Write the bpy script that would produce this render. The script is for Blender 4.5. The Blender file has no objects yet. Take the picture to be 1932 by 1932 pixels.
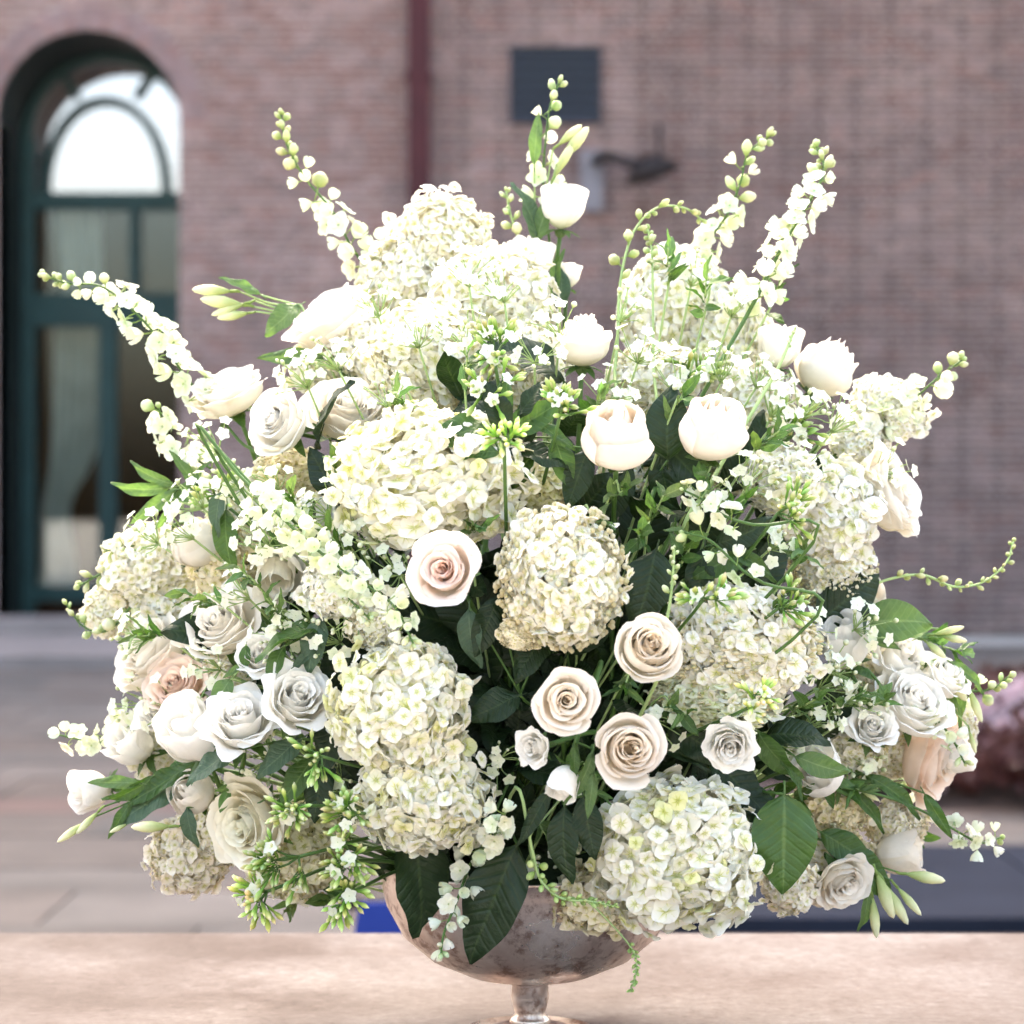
import bpy, math, random
from mathutils import Vector, Matrix, Quaternion, noise
random.seed(7)
sc = bpy.context.scene
col = sc.collection
PI = math.pi
R_ = math.radians

# ------------------------------------------------------------------ camera, sky, sun, exposure
CAMZ, DIST, F = 1.19, 2.0, 4293.0          # eye height, metres to the bowl, focal length in 1932-wide picture units
cam_d = bpy.data.cameras.new('camera'); cam = bpy.data.objects.new('camera', cam_d); col.objects.link(cam)
cam.location = (0, -DIST, CAMZ); cam.rotation_euler = (R_(90), 0, 0)
cam_d.sensor_width = 36; cam_d.lens = 36 * F / 1932
cam_d.clip_start = 0.05; cam_d.clip_end = 500
cam_d.dof.use_dof = True; cam_d.dof.focus_distance = 1.86; cam_d.dof.aperture_fstop = 6.2
sc.camera = cam

SUN_EL, SUN_AZ = 50, 12                     # degrees; azimuth: 0 = straight behind the wall, + = from the left
world = bpy.data.worlds.new('World'); sc.world = world; world.use_nodes = True
wn = world.node_tree.nodes; wl = world.node_tree.links
sky = wn.new('ShaderNodeTexSky'); sky.sky_type = 'NISHITA'; sky.sun_disc = False
sky.sun_elevation = R_(SUN_EL); sky.sun_rotation = R_(-SUN_AZ)
sky.air_density = 1.4; sky.dust_density = 9.0; sky.ozone_density = 0.0
wn['Background'].inputs['Strength'].default_value = 0.15
wl.new(sky.outputs[0], wn['Background'].inputs['Color'])
sun_d = bpy.data.lights.new('sun', 'SUN'); sun = bpy.data.objects.new('sun', sun_d); col.objects.link(sun)
sun_d.energy = 1.05; sun_d.angle = R_(10); sun_d.color = (1.0, 0.95, 0.87)
sdir = Vector((-math.sin(R_(SUN_AZ)) * math.cos(R_(SUN_EL)), math.cos(R_(SUN_AZ)) * math.cos(R_(SUN_EL)), math.sin(R_(SUN_EL))))
sun.rotation_euler = sdir.to_track_quat('Z', 'Y').to_euler(); sun.location = sdir * 30
sc.view_settings.view_transform = 'Standard'; sc.view_settings.look = 'None'
sc.view_settings.gamma = 1; sc.view_settings.use_curve_mapping = False
sc.view_settings.exposure = 2.76
sc.cycles.use_denoising = True
sc.cycles.max_bounces = 10; sc.cycles.diffuse_bounces = 8; sc.cycles.glossy_bounces = 3; sc.cycles.transmission_bounces = 4; sc.cycles.transparent_max_bounces = 6
sc.cycles.use_adaptive_sampling = True; sc.cycles.adaptive_threshold = 0.03; sc.cycles.use_light_tree = False
sc.cycles.sample_clamp_indirect = 6

# ------------------------------------------------------------------ helpers
def at(px, py, y=0.0):                      # picture point (1932 units) at depth y behind the bowl's axis -> world
    d = DIST + y
    return Vector(((px - 966) / F * d, y, CAMZ + (966 - py) / F * d))
def pxm(y): return (DIST + y) / F           # metres per picture unit there

class MB:
    def __init__(s): s.v = []; s.f = []; s.t = []; s.c = []
    def add(s, verts, faces, ts=None, c=None):
        o = len(s.v); s.v += [tuple(p) for p in verts]; s.f += [tuple(i + o for i in f) for f in faces]
        s.t += list(ts) if ts is not None else [0.5] * len(verts)
        s.c += [c or (1, 1, 1)] * len(verts)
    def addm(s, mb, M, c=None, t=None):
        o = len(s.v); s.v += [tuple(M @ Vector(p)) for p in mb.v]; s.f += [tuple(i + o for i in f) for f in mb.f]
        s.t += mb.t if t is None else [t] * len(mb.v); s.c += [c] * len(mb.v) if c else mb.c
    def box(s, x0, x1, y0, y1, z0, z1, c=None, back=True):
        v = [(x0, y0, z0), (x1, y0, z0), (x1, y1, z0), (x0, y1, z0), (x0, y0, z1), (x1, y0, z1), (x1, y1, z1), (x0, y1, z1)]
        f = [(0, 1, 5, 4), (1, 2, 6, 5), (3, 0, 4, 7), (4, 5, 6, 7), (0, 3, 2, 1)]
        if back: f.append((2, 3, 7, 6))
        s.add(v, f, c=c)
    def tube(s, pts, r0, r1=None, n=6, t=0.0, c=None):
        r1 = r0 if r1 is None else r1
        pts = [Vector(p) for p in pts]; vs = []; N = len(pts)
        ref = None
        for i, p in enumerate(pts):
            d = (pts[min(i + 1, N - 1)] - pts[max(i - 1, 0)])
            d = d.normalized() if d.length > 1e-9 else Vector((0, 0, 1))
            if ref is None: ref = d.orthogonal().normalized()
            ref = (ref - d * ref.dot(d)); ref = ref.normalized() if ref.length > 1e-6 else d.orthogonal().normalized()
            b = d.cross(ref); r = r0 + (r1 - r0) * i / max(1, N - 1)
            for k in range(n):
                a = 2 * PI * k / n; vs.append(p + ref * (math.cos(a) * r) + b * (math.sin(a) * r))
        fs = [(i * n + k, i * n + (k + 1) % n, (i + 1) * n + (k + 1) % n, (i + 1) * n + k) for i in range(N - 1) for k in range(n)]
        fs += [tuple(range(n))[::-1], tuple((N - 1) * n + k for k in range(n))]
        s.add(vs, fs, [t] * len(vs), c)
    def lathe(s, prof, n=24, t=None, c=None):
        vs = []; ts = []
        for i, (r, z) in enumerate(prof):
            for k in range(n):
                a = 2 * PI * k / n; vs.append((r * math.cos(a), r * math.sin(a), z)); ts.append(i / (len(prof) - 1) if t is None else t)
        fs = [(i * n + k, i * n + (k + 1) % n, (i + 1) * n + (k + 1) % n, (i + 1) * n + k) for i in range(len(prof) - 1) for k in range(n)]
        s.add(vs, fs, ts, c)
    def mesh(s, name, mat, smooth=True):
        me = bpy.data.meshes.new(name); me.from_pydata(s.v, [], s.f)
        a = me.attributes.new('t', 'FLOAT', 'POINT'); a.data.foreach_set('value', s.t)
        b = me.attributes.new('tint', 'FLOAT_COLOR', 'POINT')
        b.data.foreach_set('color', [x for c in s.c for x in (c[0], c[1], c[2], 1.0)])
        if smooth: me.polygons.foreach_set('use_smooth', [True] * len(me.polygons))
        me.materials.append(mat); me.update()
        return me

def link(name, me, parent=None, M=None, color=None):
    o = bpy.data.objects.new(name, me); col.objects.link(o)
    if parent is not None: o.parent = parent
    if M is not None: o.matrix_basis = M
    if color is not None: o.color = (color[0], color[1], color[2], 1)
    return o
def tag(o, label=None, cat=None, group=None, kind=None):
    if label: o['label'] = label
    if cat: o['category'] = cat
    if group: o['group'] = group
    if kind: o['kind'] = kind
    return o
def thing(name, loc, label, cat, group=None):
    o = bpy.data.objects.new(name, None); col.objects.link(o); o.location = loc; o.empty_display_size = 0.02
    return tag(o, label, cat, group)
def frame(p, d, s=1.0, roll=0.0):           # place local +Z along d
    q = Vector(d).normalized().to_track_quat('Z', 'Y') @ Quaternion((0, 0, 1), roll)
    sv = (s, s, s) if not isinstance(s, (tuple, list)) else s
    return Matrix.LocRotScale(Vector(p), q, Vector(sv))
def rel(root, M): return Matrix.Translation(-Vector(root.location)) @ M
def smooth_path(pts, n=8):
    P = [Vector(p) for p in pts]; out = []
    if len(P) < 3:
        return [P[0].lerp(P[-1], i / n) for i in range(n + 1)]
    Q = [P[0] * 2 - P[1]] + P + [P[-1] * 2 - P[-2]]
    for i in range(1, len(Q) - 2):
        p0, p1, p2, p3 = Q[i - 1:i + 3]
        for k in range(n):
            t = k / n
            out.append(0.5 * ((2 * p1) + (p2 - p0) * t + (2 * p0 - 5 * p1 + 4 * p2 - p3) * t * t + (3 * p1 - p0 - 3 * p2 + p3) * t ** 3))
    out.append(P[-1]); return out
def rnd(a, b): return random.uniform(a, b)
def rdir():
    while True:
        v = Vector((rnd(-1, 1), rnd(-1, 1), rnd(-1, 1)))
        if 0.05 < v.length < 1: return v.normalized()

# ------------------------------------------------------------------ materials
def newmat(name):
    m = bpy.data.materials.new(name); m.use_nodes = True; nt = m.node_tree
    return m, nt, nt.nodes, nt.links, nt.nodes['Principled BSDF'], nt.nodes['Material Output']
def noise_node(nt, scale, detail=4, rough=0.55, coord='Object', vec=None):
    n = nt.nodes.new('ShaderNodeTexNoise'); n.inputs['Scale'].default_value = scale
    n.inputs['Detail'].default_value = detail; n.inputs['Roughness'].default_value = rough
    if vec is None:
        tc = nt.nodes.new('ShaderNodeTexCoord'); nt.links.new(tc.outputs[coord], n.inputs['Vector'])
    else: nt.links.new(vec, n.inputs['Vector'])
    return n
def ramp(nt, stops, src):
    r = nt.nodes.new('ShaderNodeValToRGB'); e = r.color_ramp.elements
    while len(e) < len(stops): e.new(0.5)
    for i, (p, c) in enumerate(stops): e[i].position = p; e[i].color = (c[0], c[1], c[2], 1)
    nt.links.new(src, r.inputs[0]); return r.outputs[0]
def mixc(nt, a, b, fac=1.0, mode='MULTIPLY'):
    m = nt.nodes.new('ShaderNodeMix'); m.data_type = 'RGBA'; m.blend_type = mode
    for i, v in ((0, fac), (6, a), (7, b)):
        if isinstance(v, (int, float)): m.inputs[i].default_value = v
        elif isinstance(v, tuple): m.inputs[i].default_value = (v[0], v[1], v[2], 1)
        else: nt.links.new(v, m.inputs[i])
    return m.outputs[2]
def bump(nt, bsdf, src, strength=0.3, dist=0.002):
    b = nt.nodes.new('ShaderNodeBump'); b.inputs['Strength'].default_value = strength; b.inputs['Distance'].default_value = dist
    nt.links.new(src, b.inputs['Height']); nt.links.new(b.outputs[0], bsdf.inputs['Normal']); return b

def petal_mat(name, stops, trans=0.35, rough=0.6, vscale=9.0, vamt=0.12, bstr=0.25):
    m, nt, N, L, B, out = newmat(name)
    a = N.new('ShaderNodeAttribute'); a.attribute_name = 't'
    c = ramp(nt, stops, a.outputs['Fac'])
    oi = N.new('ShaderNodeObjectInfo')
    c = mixc(nt, c, oi.outputs['Color'])
    nz = noise_node(nt, vscale, 3)
    v = ramp(nt, [(0.3, (1 - vamt,) * 3), (0.7, (1, 1, 1))], nz.outputs['Fac'])
    c = mixc(nt, c, v)
    L.new(c, B.inputs['Base Color']); B.inputs['Roughness'].default_value = rough
    B.inputs['Specular IOR Level'].default_value = 0.25
    bump(nt, B, nz.outputs['Fac'], bstr, 0.004)
    tr = N.new('ShaderNodeBsdfTranslucent'); L.new(c, tr.inputs['Color'])
    mx = N.new('ShaderNodeMixShader'); mx.inputs[0].default_value = trans
    L.new(B.outputs[0], mx.inputs[1]); L.new(tr.outputs[0], mx.inputs[2]); L.new(mx.outputs[0], out.inputs['Surface'])
    return m
def leaf_mat(name, top, vein, trans=0.3, rough=0.4, spec=0.4):
    m, nt, N, L, B, out = newmat(name)
    a = N.new('ShaderNodeAttribute'); a.attribute_name = 't'          # 0 on the midrib .. 1 on the margin
    nz = noise_node(nt, 4, 5)
    c = ramp(nt, [(0.0, vein), (0.02, vein), (0.09, top), (1.0, top)], a.outputs['Fac'])
    v = ramp(nt, [(0.25, (0.72, 0.75, 0.72)), (0.75, (1.15, 1.1, 1.05))], nz.outputs['Fac'])
    c = mixc(nt, c, v)
    oi = N.new('ShaderNodeObjectInfo'); c = mixc(nt, c, oi.outputs['Color'])
    L.new(c, B.inputs['Base Color']); B.inputs['Roughness'].default_value = rough; B.inputs['Specular IOR Level'].default_value = spec
    tc = N.new('ShaderNodeTexCoord'); sp = N.new('ShaderNodeSeparateXYZ'); L.new(tc.outputs['Object'], sp.inputs[0])
    def mth(op, a, b=None):
        n_ = N.new('ShaderNodeMath'); n_.operation = op
        for k_, v_ in ((0, a), (1, b)):
            if v_ is None: continue
            if isinstance(v_, (int, float)): n_.inputs[k_].default_value = v_
            else: L.new(v_, n_.inputs[k_])
        return n_.outputs[0]
    ph = mth('ADD', mth('SUBTRACT', sp.outputs[1], mth('MULTIPLY', mth('ABSOLUTE', sp.outputs[0]), 0.75)), mth('MULTIPLY', nz.outputs['Fac'], .06))
    vn = mth('POWER', mth('ABSOLUTE', mth('SINE', mth('MULTIPLY', ph, 30.0))), 14.0)
    c = mixc(nt, c, vein, mth('MULTIPLY', vn, 0.2), 'MIX')
    L.new(c, B.inputs['Base Color'])
    bump(nt, B, mth('SUBTRACT', nz.outputs['Fac'], mth('MULTIPLY', vn, .4)), 0.25, 0.02)
    tr = N.new('ShaderNodeBsdfTranslucent')
    ct = mixc(nt, c, (1.35, 1.55, 0.75)); L.new(ct, tr.inputs['Color'])
    mx = N.new('ShaderNodeMixShader'); mx.inputs[0].default_value = trans
    L.new(B.outputs[0], mx.inputs[1]); L.new(tr.outputs[0], mx.inputs[2]); L.new(mx.outputs[0], out.inputs['Surface'])
    return m
def plain(name, c, rough=0.6, metal=0.0, var=0.15, scale=5, bs=0.1, spec=0.3):
    m, nt, N, L, B, out = newmat(name)
    nz = noise_node(nt, scale, 5)
    v = ramp(nt, [(0.3, (1 - var,) * 3), (0.7, (1 + var * 0.5,) * 3)], nz.outputs['Fac'])
    oi = N.new('ShaderNodeObjectInfo'); cc = mixc(nt, mixc(nt, c, v), oi.outputs['Color'])
    L.new(cc, B.inputs['Base Color']); B.inputs['Roughness'].default_value = rough; B.inputs['Metallic'].default_value = metal
    B.inputs['Specular IOR Level'].default_value = spec
    bump(nt, B, nz.outputs['Fac'], bs, 0.01)
    return m

M_ROSE = petal_mat('rose_petal', [(0.0, (0.70, 0.70, 0.48)), (0.2, (0.90, 0.87, 0.78)), (0.6, (0.955, 0.925, 0.87)), (1.0, (0.965, 0.94, 0.90))], 0.36, 0.55, 3.0, 0.06, 0.2)
M_LISI = petal_mat('lisianthus_petal', [(0.0, (0.62, 0.66, 0.40)), (0.25, (0.93, 0.91, 0.84)), (1.0, (0.97, 0.945, 0.89))], 0.36, 0.6, 4.0, 0.06, 0.3)
M_HYD = petal_mat('hydrangea_petal', [(0.0, (0.50, 0.54, 0.16)), (0.10, (0.72, 0.73, 0.40)), (0.28, (0.905, 0.895, 0.79)), (1.0, (0.945, 0.935, 0.905))], 0.25, 0.65, 2.5, 0.05, 0.3)
M_DEL = petal_mat('delphinium_petal', [(0.0, (0.30, 0.42, 0.12)), (0.28, (0.42, 0.54, 0.20)), (0.42, (0.84, 0.87, 0.68)), (1.0, (0.86, 0.88, 0.78))], 0.3, 0.6, 3.0, 0.06, 0.2)
M_BUD = petal_mat('flower_bud', [(0.0, (0.26, 0.37, 0.11)), (0.3, (0.48, 0.56, 0.26)), (0.55, (0.76, 0.79, 0.52)), (1.0, (0.90, 0.89, 0.74))], 0.25, 0.55, 3.0, 0.08, 0.2)
M_PHLOX = petal_mat('phlox_bud', [(0.0, (0.10, 0.24, 0.035)), (0.45, (0.22, 0.38, 0.06)), (0.8, (0.50, 0.60, 0.20)), (1.0, (0.78, 0.80, 0.52))], 0.25, 0.5, 3.0, 0.1, 0.2)
M_TAN = petal_mat('fertile_bud', [(0.0, (0.30, 0.33, 0.09)), (0.5, (0.68, 0.60, 0.36)), (1.0, (0.84, 0.78, 0.58))], 0.2, 0.6, 3.0, 0.1, 0.1)
M_STEM = plain('flower_stem', (0.075, 0.15, 0.035), 0.5, var=0.2, scale=30)
M_STEMP = plain('pale_stem', (0.34, 0.46, 0.18), 0.5, var=0.15, scale=30)
M_DARK = leaf_mat('salal_leaf', (0.017, 0.036, 0.013), (0.036, 0.062, 0.022), 0.15, 0.45, 0.3)
M_MID = leaf_mat('ruscus_leaf', (0.062, 0.128, 0.028), (0.12, 0.2, 0.06), 0.32, 0.42, 0.4)
M_PALE = leaf_mat('lisianthus_leaf', (0.13, 0.215, 0.085), (0.22, 0.31, 0.15), 0.42, 0.5, 0.3)
M_GREY = leaf_mat('grey_green_leaf', (0.07, 0.12, 0.072), (0.12, 0.18, 0.11), 0.25, 0.5, 0.3)

# ------------------------------------------------------------------ brick building
YW = 20.0                                   # front face of the wall
def wx(px, y=YW): return (px - 966) / F * (DIST + y)
def wz(py, y=YW): return CAMZ + (966 - py) / F * (DIST + y)
def brick_mat():
    m, nt, N, L, B, out = newmat('brick')
    a = N.new('ShaderNodeAttribute'); a.attribute_name = 'tint'
    nz = noise_node(nt, 9, 6, 0.65); n2 = noise_node(nt, 0.9, 4)
    c = mixc(nt, a.outputs['Color'], ramp(nt, [(0.25, (0.72, 0.7, 0.72)), (0.75, (1.15, 1.15, 1.15))], nz.outputs['Fac']))
    c = mixc(nt, c, ramp(nt, [(0.3, (0.80, 0.78, 0.80)), (0.7, (1.16, 1.18, 1.18))], n2.outputs['Fac']))
    L.new(c, B.inputs['Base Color']); B.inputs['Roughness'].default_value = 0.85; B.inputs['Specular IOR Level'].default_value = 0.2
    bump(nt, B, nz.outputs['Fac'], 0.5, 0.01); return m
M_BRICK = brick_mat()
M_MORTAR = plain('mortar', (0.43, 0.375, 0.35), 0.9, var=0.3, scale=1.2, bs=0.3)
M_GREEN = plain('green_joinery_paint', (0.022, 0.058, 0.055), 0.6, var=0.2, scale=3)
M_LINING = plain('dark_lining', (0.012, 0.02, 0.018), 0.7, var=0.3, scale=3)
M_STONE = plain('sill_stone', (0.33, 0.29, 0.26), 0.8, var=0.2, scale=4)
M_DARKROOM = plain('dim_room', (0.06, 0.038, 0.022), 0.9, var=0.5, scale=1)
M_CURTAIN = plain('curtain_cloth', (0.40, 0.38, 0.34), 0.9, var=0.2, scale=4)
def glass_mat(name, refl, tint):
    m, nt, N, L, B, out = newmat(name); N.remove(B)
    g = N.new('ShaderNodeBsdfGlossy'); g.inputs['Roughness'].default_value = 0.02; g.inputs['Color'].default_value = (*tint, 1)
    t = N.new('ShaderNodeBsdfTransparent'); t.inputs['Color'].default_value = (0.85, 0.9, 0.88, 1)
    mx = N.new('ShaderNodeMixShader'); mx.inputs[0].default_value = refl
    L.new(t.outputs[0], mx.inputs[1]); L.new(g.outputs[0], mx.inputs[2]); L.new(mx.outputs[0], out.inputs['Surface']); return m
M_FAN = glass_mat('coated_glass', 0.62, (1.0, 0.94, 0.98)); M_DOORGLASS = glass_mat('clear_glass', 0.07, (0.9, 0.95, 1.0))

wall = thing('brick_wall', (0, YW, 0), 'weathered red-brown brick wall of the building behind the flowers', 'wall')
AX, AZ, AR = wx(166), wz(228), 172 / F * 22  # arched opening
RING = 0.24
ZT, XL, XR = 8.6, -6.6, 6.6
def world_part(name, mb, mat, parent, smooth=False, color=None):
    return link(name, mb.mesh(name, mat, smooth), parent, Matrix.Translation(-Vector(parent.location)), color)
# mortar body with the opening left free
mb = MB()
mb.box(XL, AX - AR, YW + 0.012, YW + 0.5, 0, AZ); mb.box(AX + AR, XR, YW + 0.012, YW + 0.5, 0, AZ)
n = 24; pts = [(AX - AR * math.cos(PI * i / n), AZ + AR * math.sin(PI * i / n)) for i in range(n + 1)]
for (x0, z0), (x1, z1) in zip(pts, pts[1:]):
    v = [(x0, YW + 0.012, z0), (x1, YW + 0.012, z1), (x1, YW + 0.012, ZT), (x0, YW + 0.012, ZT)]; mb.add(v, [(0, 1, 2, 3)])
mb.box(XL, AX - AR, YW + 0.012, YW + 0.5, AZ, ZT); mb.box(AX + AR, XR, YW + 0.012, YW + 0.5, AZ, ZT)
world_part('mortar_bed', mb, M_MORTAR, wall)
CH, BW, HW = 0.0722, 0.232, 0.112
SHADES = [(0.2438, 0.1632, 0.1477), (0.2258, 0.1573, 0.1445), (0.2664, 0.1853, 0.1664), (0.2122, 0.1513, 0.1421), (0.2393, 0.1428, 0.1258), (0.2574, 0.1785, 0.1664)]
bulk = MB(); singles = []
for k in range(int(ZT / CH)):
    z0 = k * CH + 0.007; z1 = (k + 1) * CH - 0.007
    zm = (z0 + z1) / 2; forb = None
    if zm < AZ: forb = (AX - AR - 0.005, AX + AR + 0.005)
    elif zm < AZ + AR + RING:
        w = math.sqrt(max(0, (AR + RING) ** 2 - (zm - AZ) ** 2)); forb = (AX - w - .005, AX + w + .005)
    x = XL + (0 if k % 2 == 0 else -(BW + HW) / 2); i = 0
    while x < XR:
        w = BW if i % 2 == 0 else HW
        x0, x1 = max(x + 0.005, XL), min(x + w - 0.005, XR)
        segs = [(x0, x1)]
        if forb: segs = [(x0, min(x1, forb[0])), (max(x0, forb[1]), x1)]
        for a, b in segs:
            if b - a < 0.02: continue
            c = random.choice(SHADES); j = rnd(0.76, 1.16)
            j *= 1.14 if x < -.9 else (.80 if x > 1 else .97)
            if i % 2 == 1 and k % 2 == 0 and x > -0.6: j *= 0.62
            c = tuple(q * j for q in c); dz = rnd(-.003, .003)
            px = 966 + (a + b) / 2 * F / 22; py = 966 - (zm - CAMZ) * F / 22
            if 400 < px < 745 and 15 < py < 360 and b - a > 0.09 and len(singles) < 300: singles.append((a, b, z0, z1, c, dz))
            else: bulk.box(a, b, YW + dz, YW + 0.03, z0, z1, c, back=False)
        x += w; i += 1
tag(world_part('outlying_bricks', bulk, M_BRICK, wall), kind='stuff')
cache = {}
for (a, b, z0, z1, c, dz) in singles:       # the bricks in plain view, one by one
    key = (b - a > 0.15, random.randrange(6))
    if key not in cache:
        q = MB(); w = (BW if key[0] else HW) - 0.01
        q.box(-w / 2, w / 2, 0, 0.03, -CH / 2 + .007, CH / 2 - .007, c, back=False); cache[key] = q.mesh('brick', M_BRICK, False)
    link('brick', cache[key], wall, Matrix.Translation(((a + b) / 2, dz, (z0 + z1) / 2)))
for ring in range(2):                       # two rings of radial bricks round the arch
    nb = 44 + ring * 6; r0 = AR + ring * 0.12 + 0.004; r1 = r0 + 0.11
    for i in range(nb):
        a0 = PI * i / nb + 0.005; a1 = PI * (i + 1) / nb - 0.005; q = MB(); c = random.choice(SHADES); c = (c[0] * 1.12, c[1] * 1.15, c[2] * 1.22)
        v = [(r * math.cos(a), y, r * math.sin(a)) for y in (-0.012, 0.03) for (r, a) in ((r0, a0), (r1, a0), (r1, a1), (r0, a1))]
        q.add(v, [(0, 1, 2, 3), (0, 4, 5, 1), (1, 5, 6, 2), (2, 6, 7, 3), (3, 7, 4, 0)], c=c)
        link('arch_brick', q.mesh('arch_brick', M_BRICK, False), wall, Matrix.Translation((AX, 0, AZ)))

q = MB(); q.box(-15, 15, YW + .01, YW + 4, ZT, 25.4); q.box(-15, XL, YW + .01, YW + .5, 0, ZT); q.box(XR, 15, YW + .01, YW + .5, 0, ZT)  # unseen upper wall, added and sized so its shadow covers paving, ledge, lower flowers
up = MB(); up.v, up.f, up.t, up.c = q.v, q.f, q.t, [(0.23, 0.165, 0.155)] * len(q.v)
world_part('unseen_shade_wall', up, M_BRICK, wall)
# arched doorway with fanlight
YG = YW + 1.15
door = thing('arched_doorway', (AX, YG, 0.1), 'tall dark green arched doorway with a fanlight reflecting white sky', 'doorway')
mb = MB()
prof = [(AX - AR, 0.08)] + [(AX - AR * math.cos(PI * i / n), AZ + AR * math.sin(PI * i / n)) for i in range(n + 1)] + [(AX + AR, 0.08)]
for (x0, z0), (x1, z1) in zip(prof, prof[1:]):
    mb.add([(x0, YW + .014, z0), (x0, YG + .1, z0), (x1, YG + .1, z1), (x1, YW + .014, z1)], [(0, 1, 2, 3)])
world_part('reveal_lining', mb, M_LINING, door, True)
gx = lambda px: (px - 966) / F * (DIST + YG); gz = lambda py: CAMZ + (966 - py) / F * (DIST + YG)
def bar(name, pts, w, dy, mat, depth=0.10, par=None):  # flat bar along a path in the frame's plane
    q = MB(); P = [Vector((x, 0, z)) for x, z in pts]; vs = []
    for i, p in enumerate(P):
        d = (P[min(i + 1, len(P) - 1)] - P[max(i - 1, 0)]).normalized(); nn = Vector((-d.z, 0, d.x)) * w / 2
        for s, y in ((1, YG - dy), (-1, YG - dy), (-1, YG - dy + depth), (1, YG - dy + depth)): vs.append((p.x + nn.x * s, y, p.z + nn.z * s))
    fs = [(i * 4 + k, i * 4 + (k + 1) % 4, i * 4 + 4 + (k + 1) % 4, i * 4 + 4 + k) for i in range(len(P) - 1) for k in range(4)]
    fs += [(0, 1, 2, 3), tuple(len(vs) - 4 + k for k in range(4))[::-1]]
    q.add(vs, fs); o = world_part(name, q, mat, door)
    if par is not None: o.parent = par; o.matrix_basis = Matrix.Identity(4)
    return o
TR = gz(380)
arcp = [(AX - (AR - .05) * math.cos(PI * i / 32), AZ + (AR - .05) * math.sin(PI * i / 32)) for i in range(33)]
fan = bar('arch_frame', arcp, 0.09, 0.05, M_GREEN)
ell = [(gx(200) - 0.62 * math.cos(PI * i / 24), TR + 1.02 * math.sin(PI * i / 24) ** 0.85) for i in range(25)]
bar('inner_arch_mullion', ell, 0.09, 0.054, M_GREEN, 0.09, fan)
bar('radial_mullion', [(gx(147), gz(185)), (gx(112), gz(128))], 0.085, 0.048, M_GREEN, 0.08, fan)
bar('radial_mullion', [(gx(257), gz(185)), (gx(296), gz(128))], 0.085, 0.048, M_GREEN, 0.08, fan)
bar('transom', [(AX - AR + .01, TR), (AX + AR - .01, TR)], 0.17, 0.06, M_GREEN, 0.12)
bar('lock_rail', [(AX - AR + .13, gz(585)), (AX + AR - .13, gz(585))], 0.34, 0.056, M_GREEN)
bar('bottom_rail', [(AX - AR + .13, gz(1120)), (AX + AR - .13, gz(1120))], 0.16, 0.056, M_GREEN)
for x in (AX - AR + 0.07, AX + AR - 0.07): bar('jamb', [(x, 0.12), (x, AZ)], 0.135, 0.05, M_GREEN)
bar('meeting_stile', [(gx(205), 0.2), (gx(205), gz(600))], 0.18, 0.062, M_GREEN, 0.11)
bar('meeting_stile', [(gx(255), gz(395)), (gx(255), gz(580))], 0.10, 0.064, M_GREEN, 0.11)
q = MB(); q.add([(AX - AR + .02, YG + .02, TR)] + [(x, YG + .02, z) for x, z in arcp] + [(AX + AR - .02, YG + .02, TR)], [tuple(range(35))]); o = world_part('fanlight_pane', q, M_FAN, door); o.parent = fan; o.matrix_basis = Matrix.Identity(4)
for (a, b, c, d) in ((90, 250, 400, 570), (262, 350, 400, 570), (60, 190, 600, 1120), (222, 350, 600, 1120)):
    q = MB(); q.box(gx(a) - .06, gx(b) + .06, YG + .02, YG + .026, gz(d) - .05, gz(c) + .05); world_part('pane', q, M_DOORGLASS, door)
q = MB(); q.box(AX - AR - .2, AX + AR + .25, YW - 0.25, YG + .2, 0.0, 0.10); world_part('threshold', q, M_STONE, door)
# shallow vestibule with pale drapes behind the panes
q = MB(); q.box(-6.2, -2.2, YG + 2.4, YG + 2.6, 0, 6.4); q.box(-6.3, -6.1, YG + .3, YG + 2.4, 0, 6.4); q.box(-2.2, -2.0, YG + .3, YG + 2.4, 0, 6.4); q.box(-6.3, -2.0, YG + .3, YG + 2.6, 6.4, 6.5)
q.box(-6.3, -2.0, YG + .21, YG + 2.4, 0, .1)
vest = world_part('vestibule_walls', q, M_DARKROOM, door)
def drape(pts, w, seed):
    q = MB(); vs = []; nu = 22; P = smooth_path([(gx(x), 0, gz(y)) for x, y, s in pts], 6); S = smooth_path([(s, 0, 0) for x, y, s in pts], 6)
    for p, s in zip(P, S):
        for i in range(nu + 1):
            u = i / nu - .5; vs.append((p.x + u * w * s.x, YG + 0.22 + 0.035 * math.sin(u * 32 + seed), p.z))
    fs = [(r * (nu + 1) + i, r * (nu + 1) + i + 1, (r + 1) * (nu + 1) + i + 1, (r + 1) * (nu + 1) + i) for r in range(len(P) - 1) for i in range(nu)]
    q.add(vs, fs); return q
dr = link('drape', drape([(145, 600, 1.0), (140, 800, 1.0), (125, 880, .8), (100, 960, .55), (105, 1060, .7), (100, 1110, .8)], 0.52, 1).mesh('drape', M_CURTAIN)); tag(dr, 'pale full-length drape gathered behind the lower door pane', 'curtain')
dr = link('drape', drape([(140, 380, 1), (145, 480, .95), (150, 575, .9)], 0.48, 2).mesh('drape', M_CURTAIN)); tag(dr, 'short pale drape behind the pane just under the fanlight', 'curtain')

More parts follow.
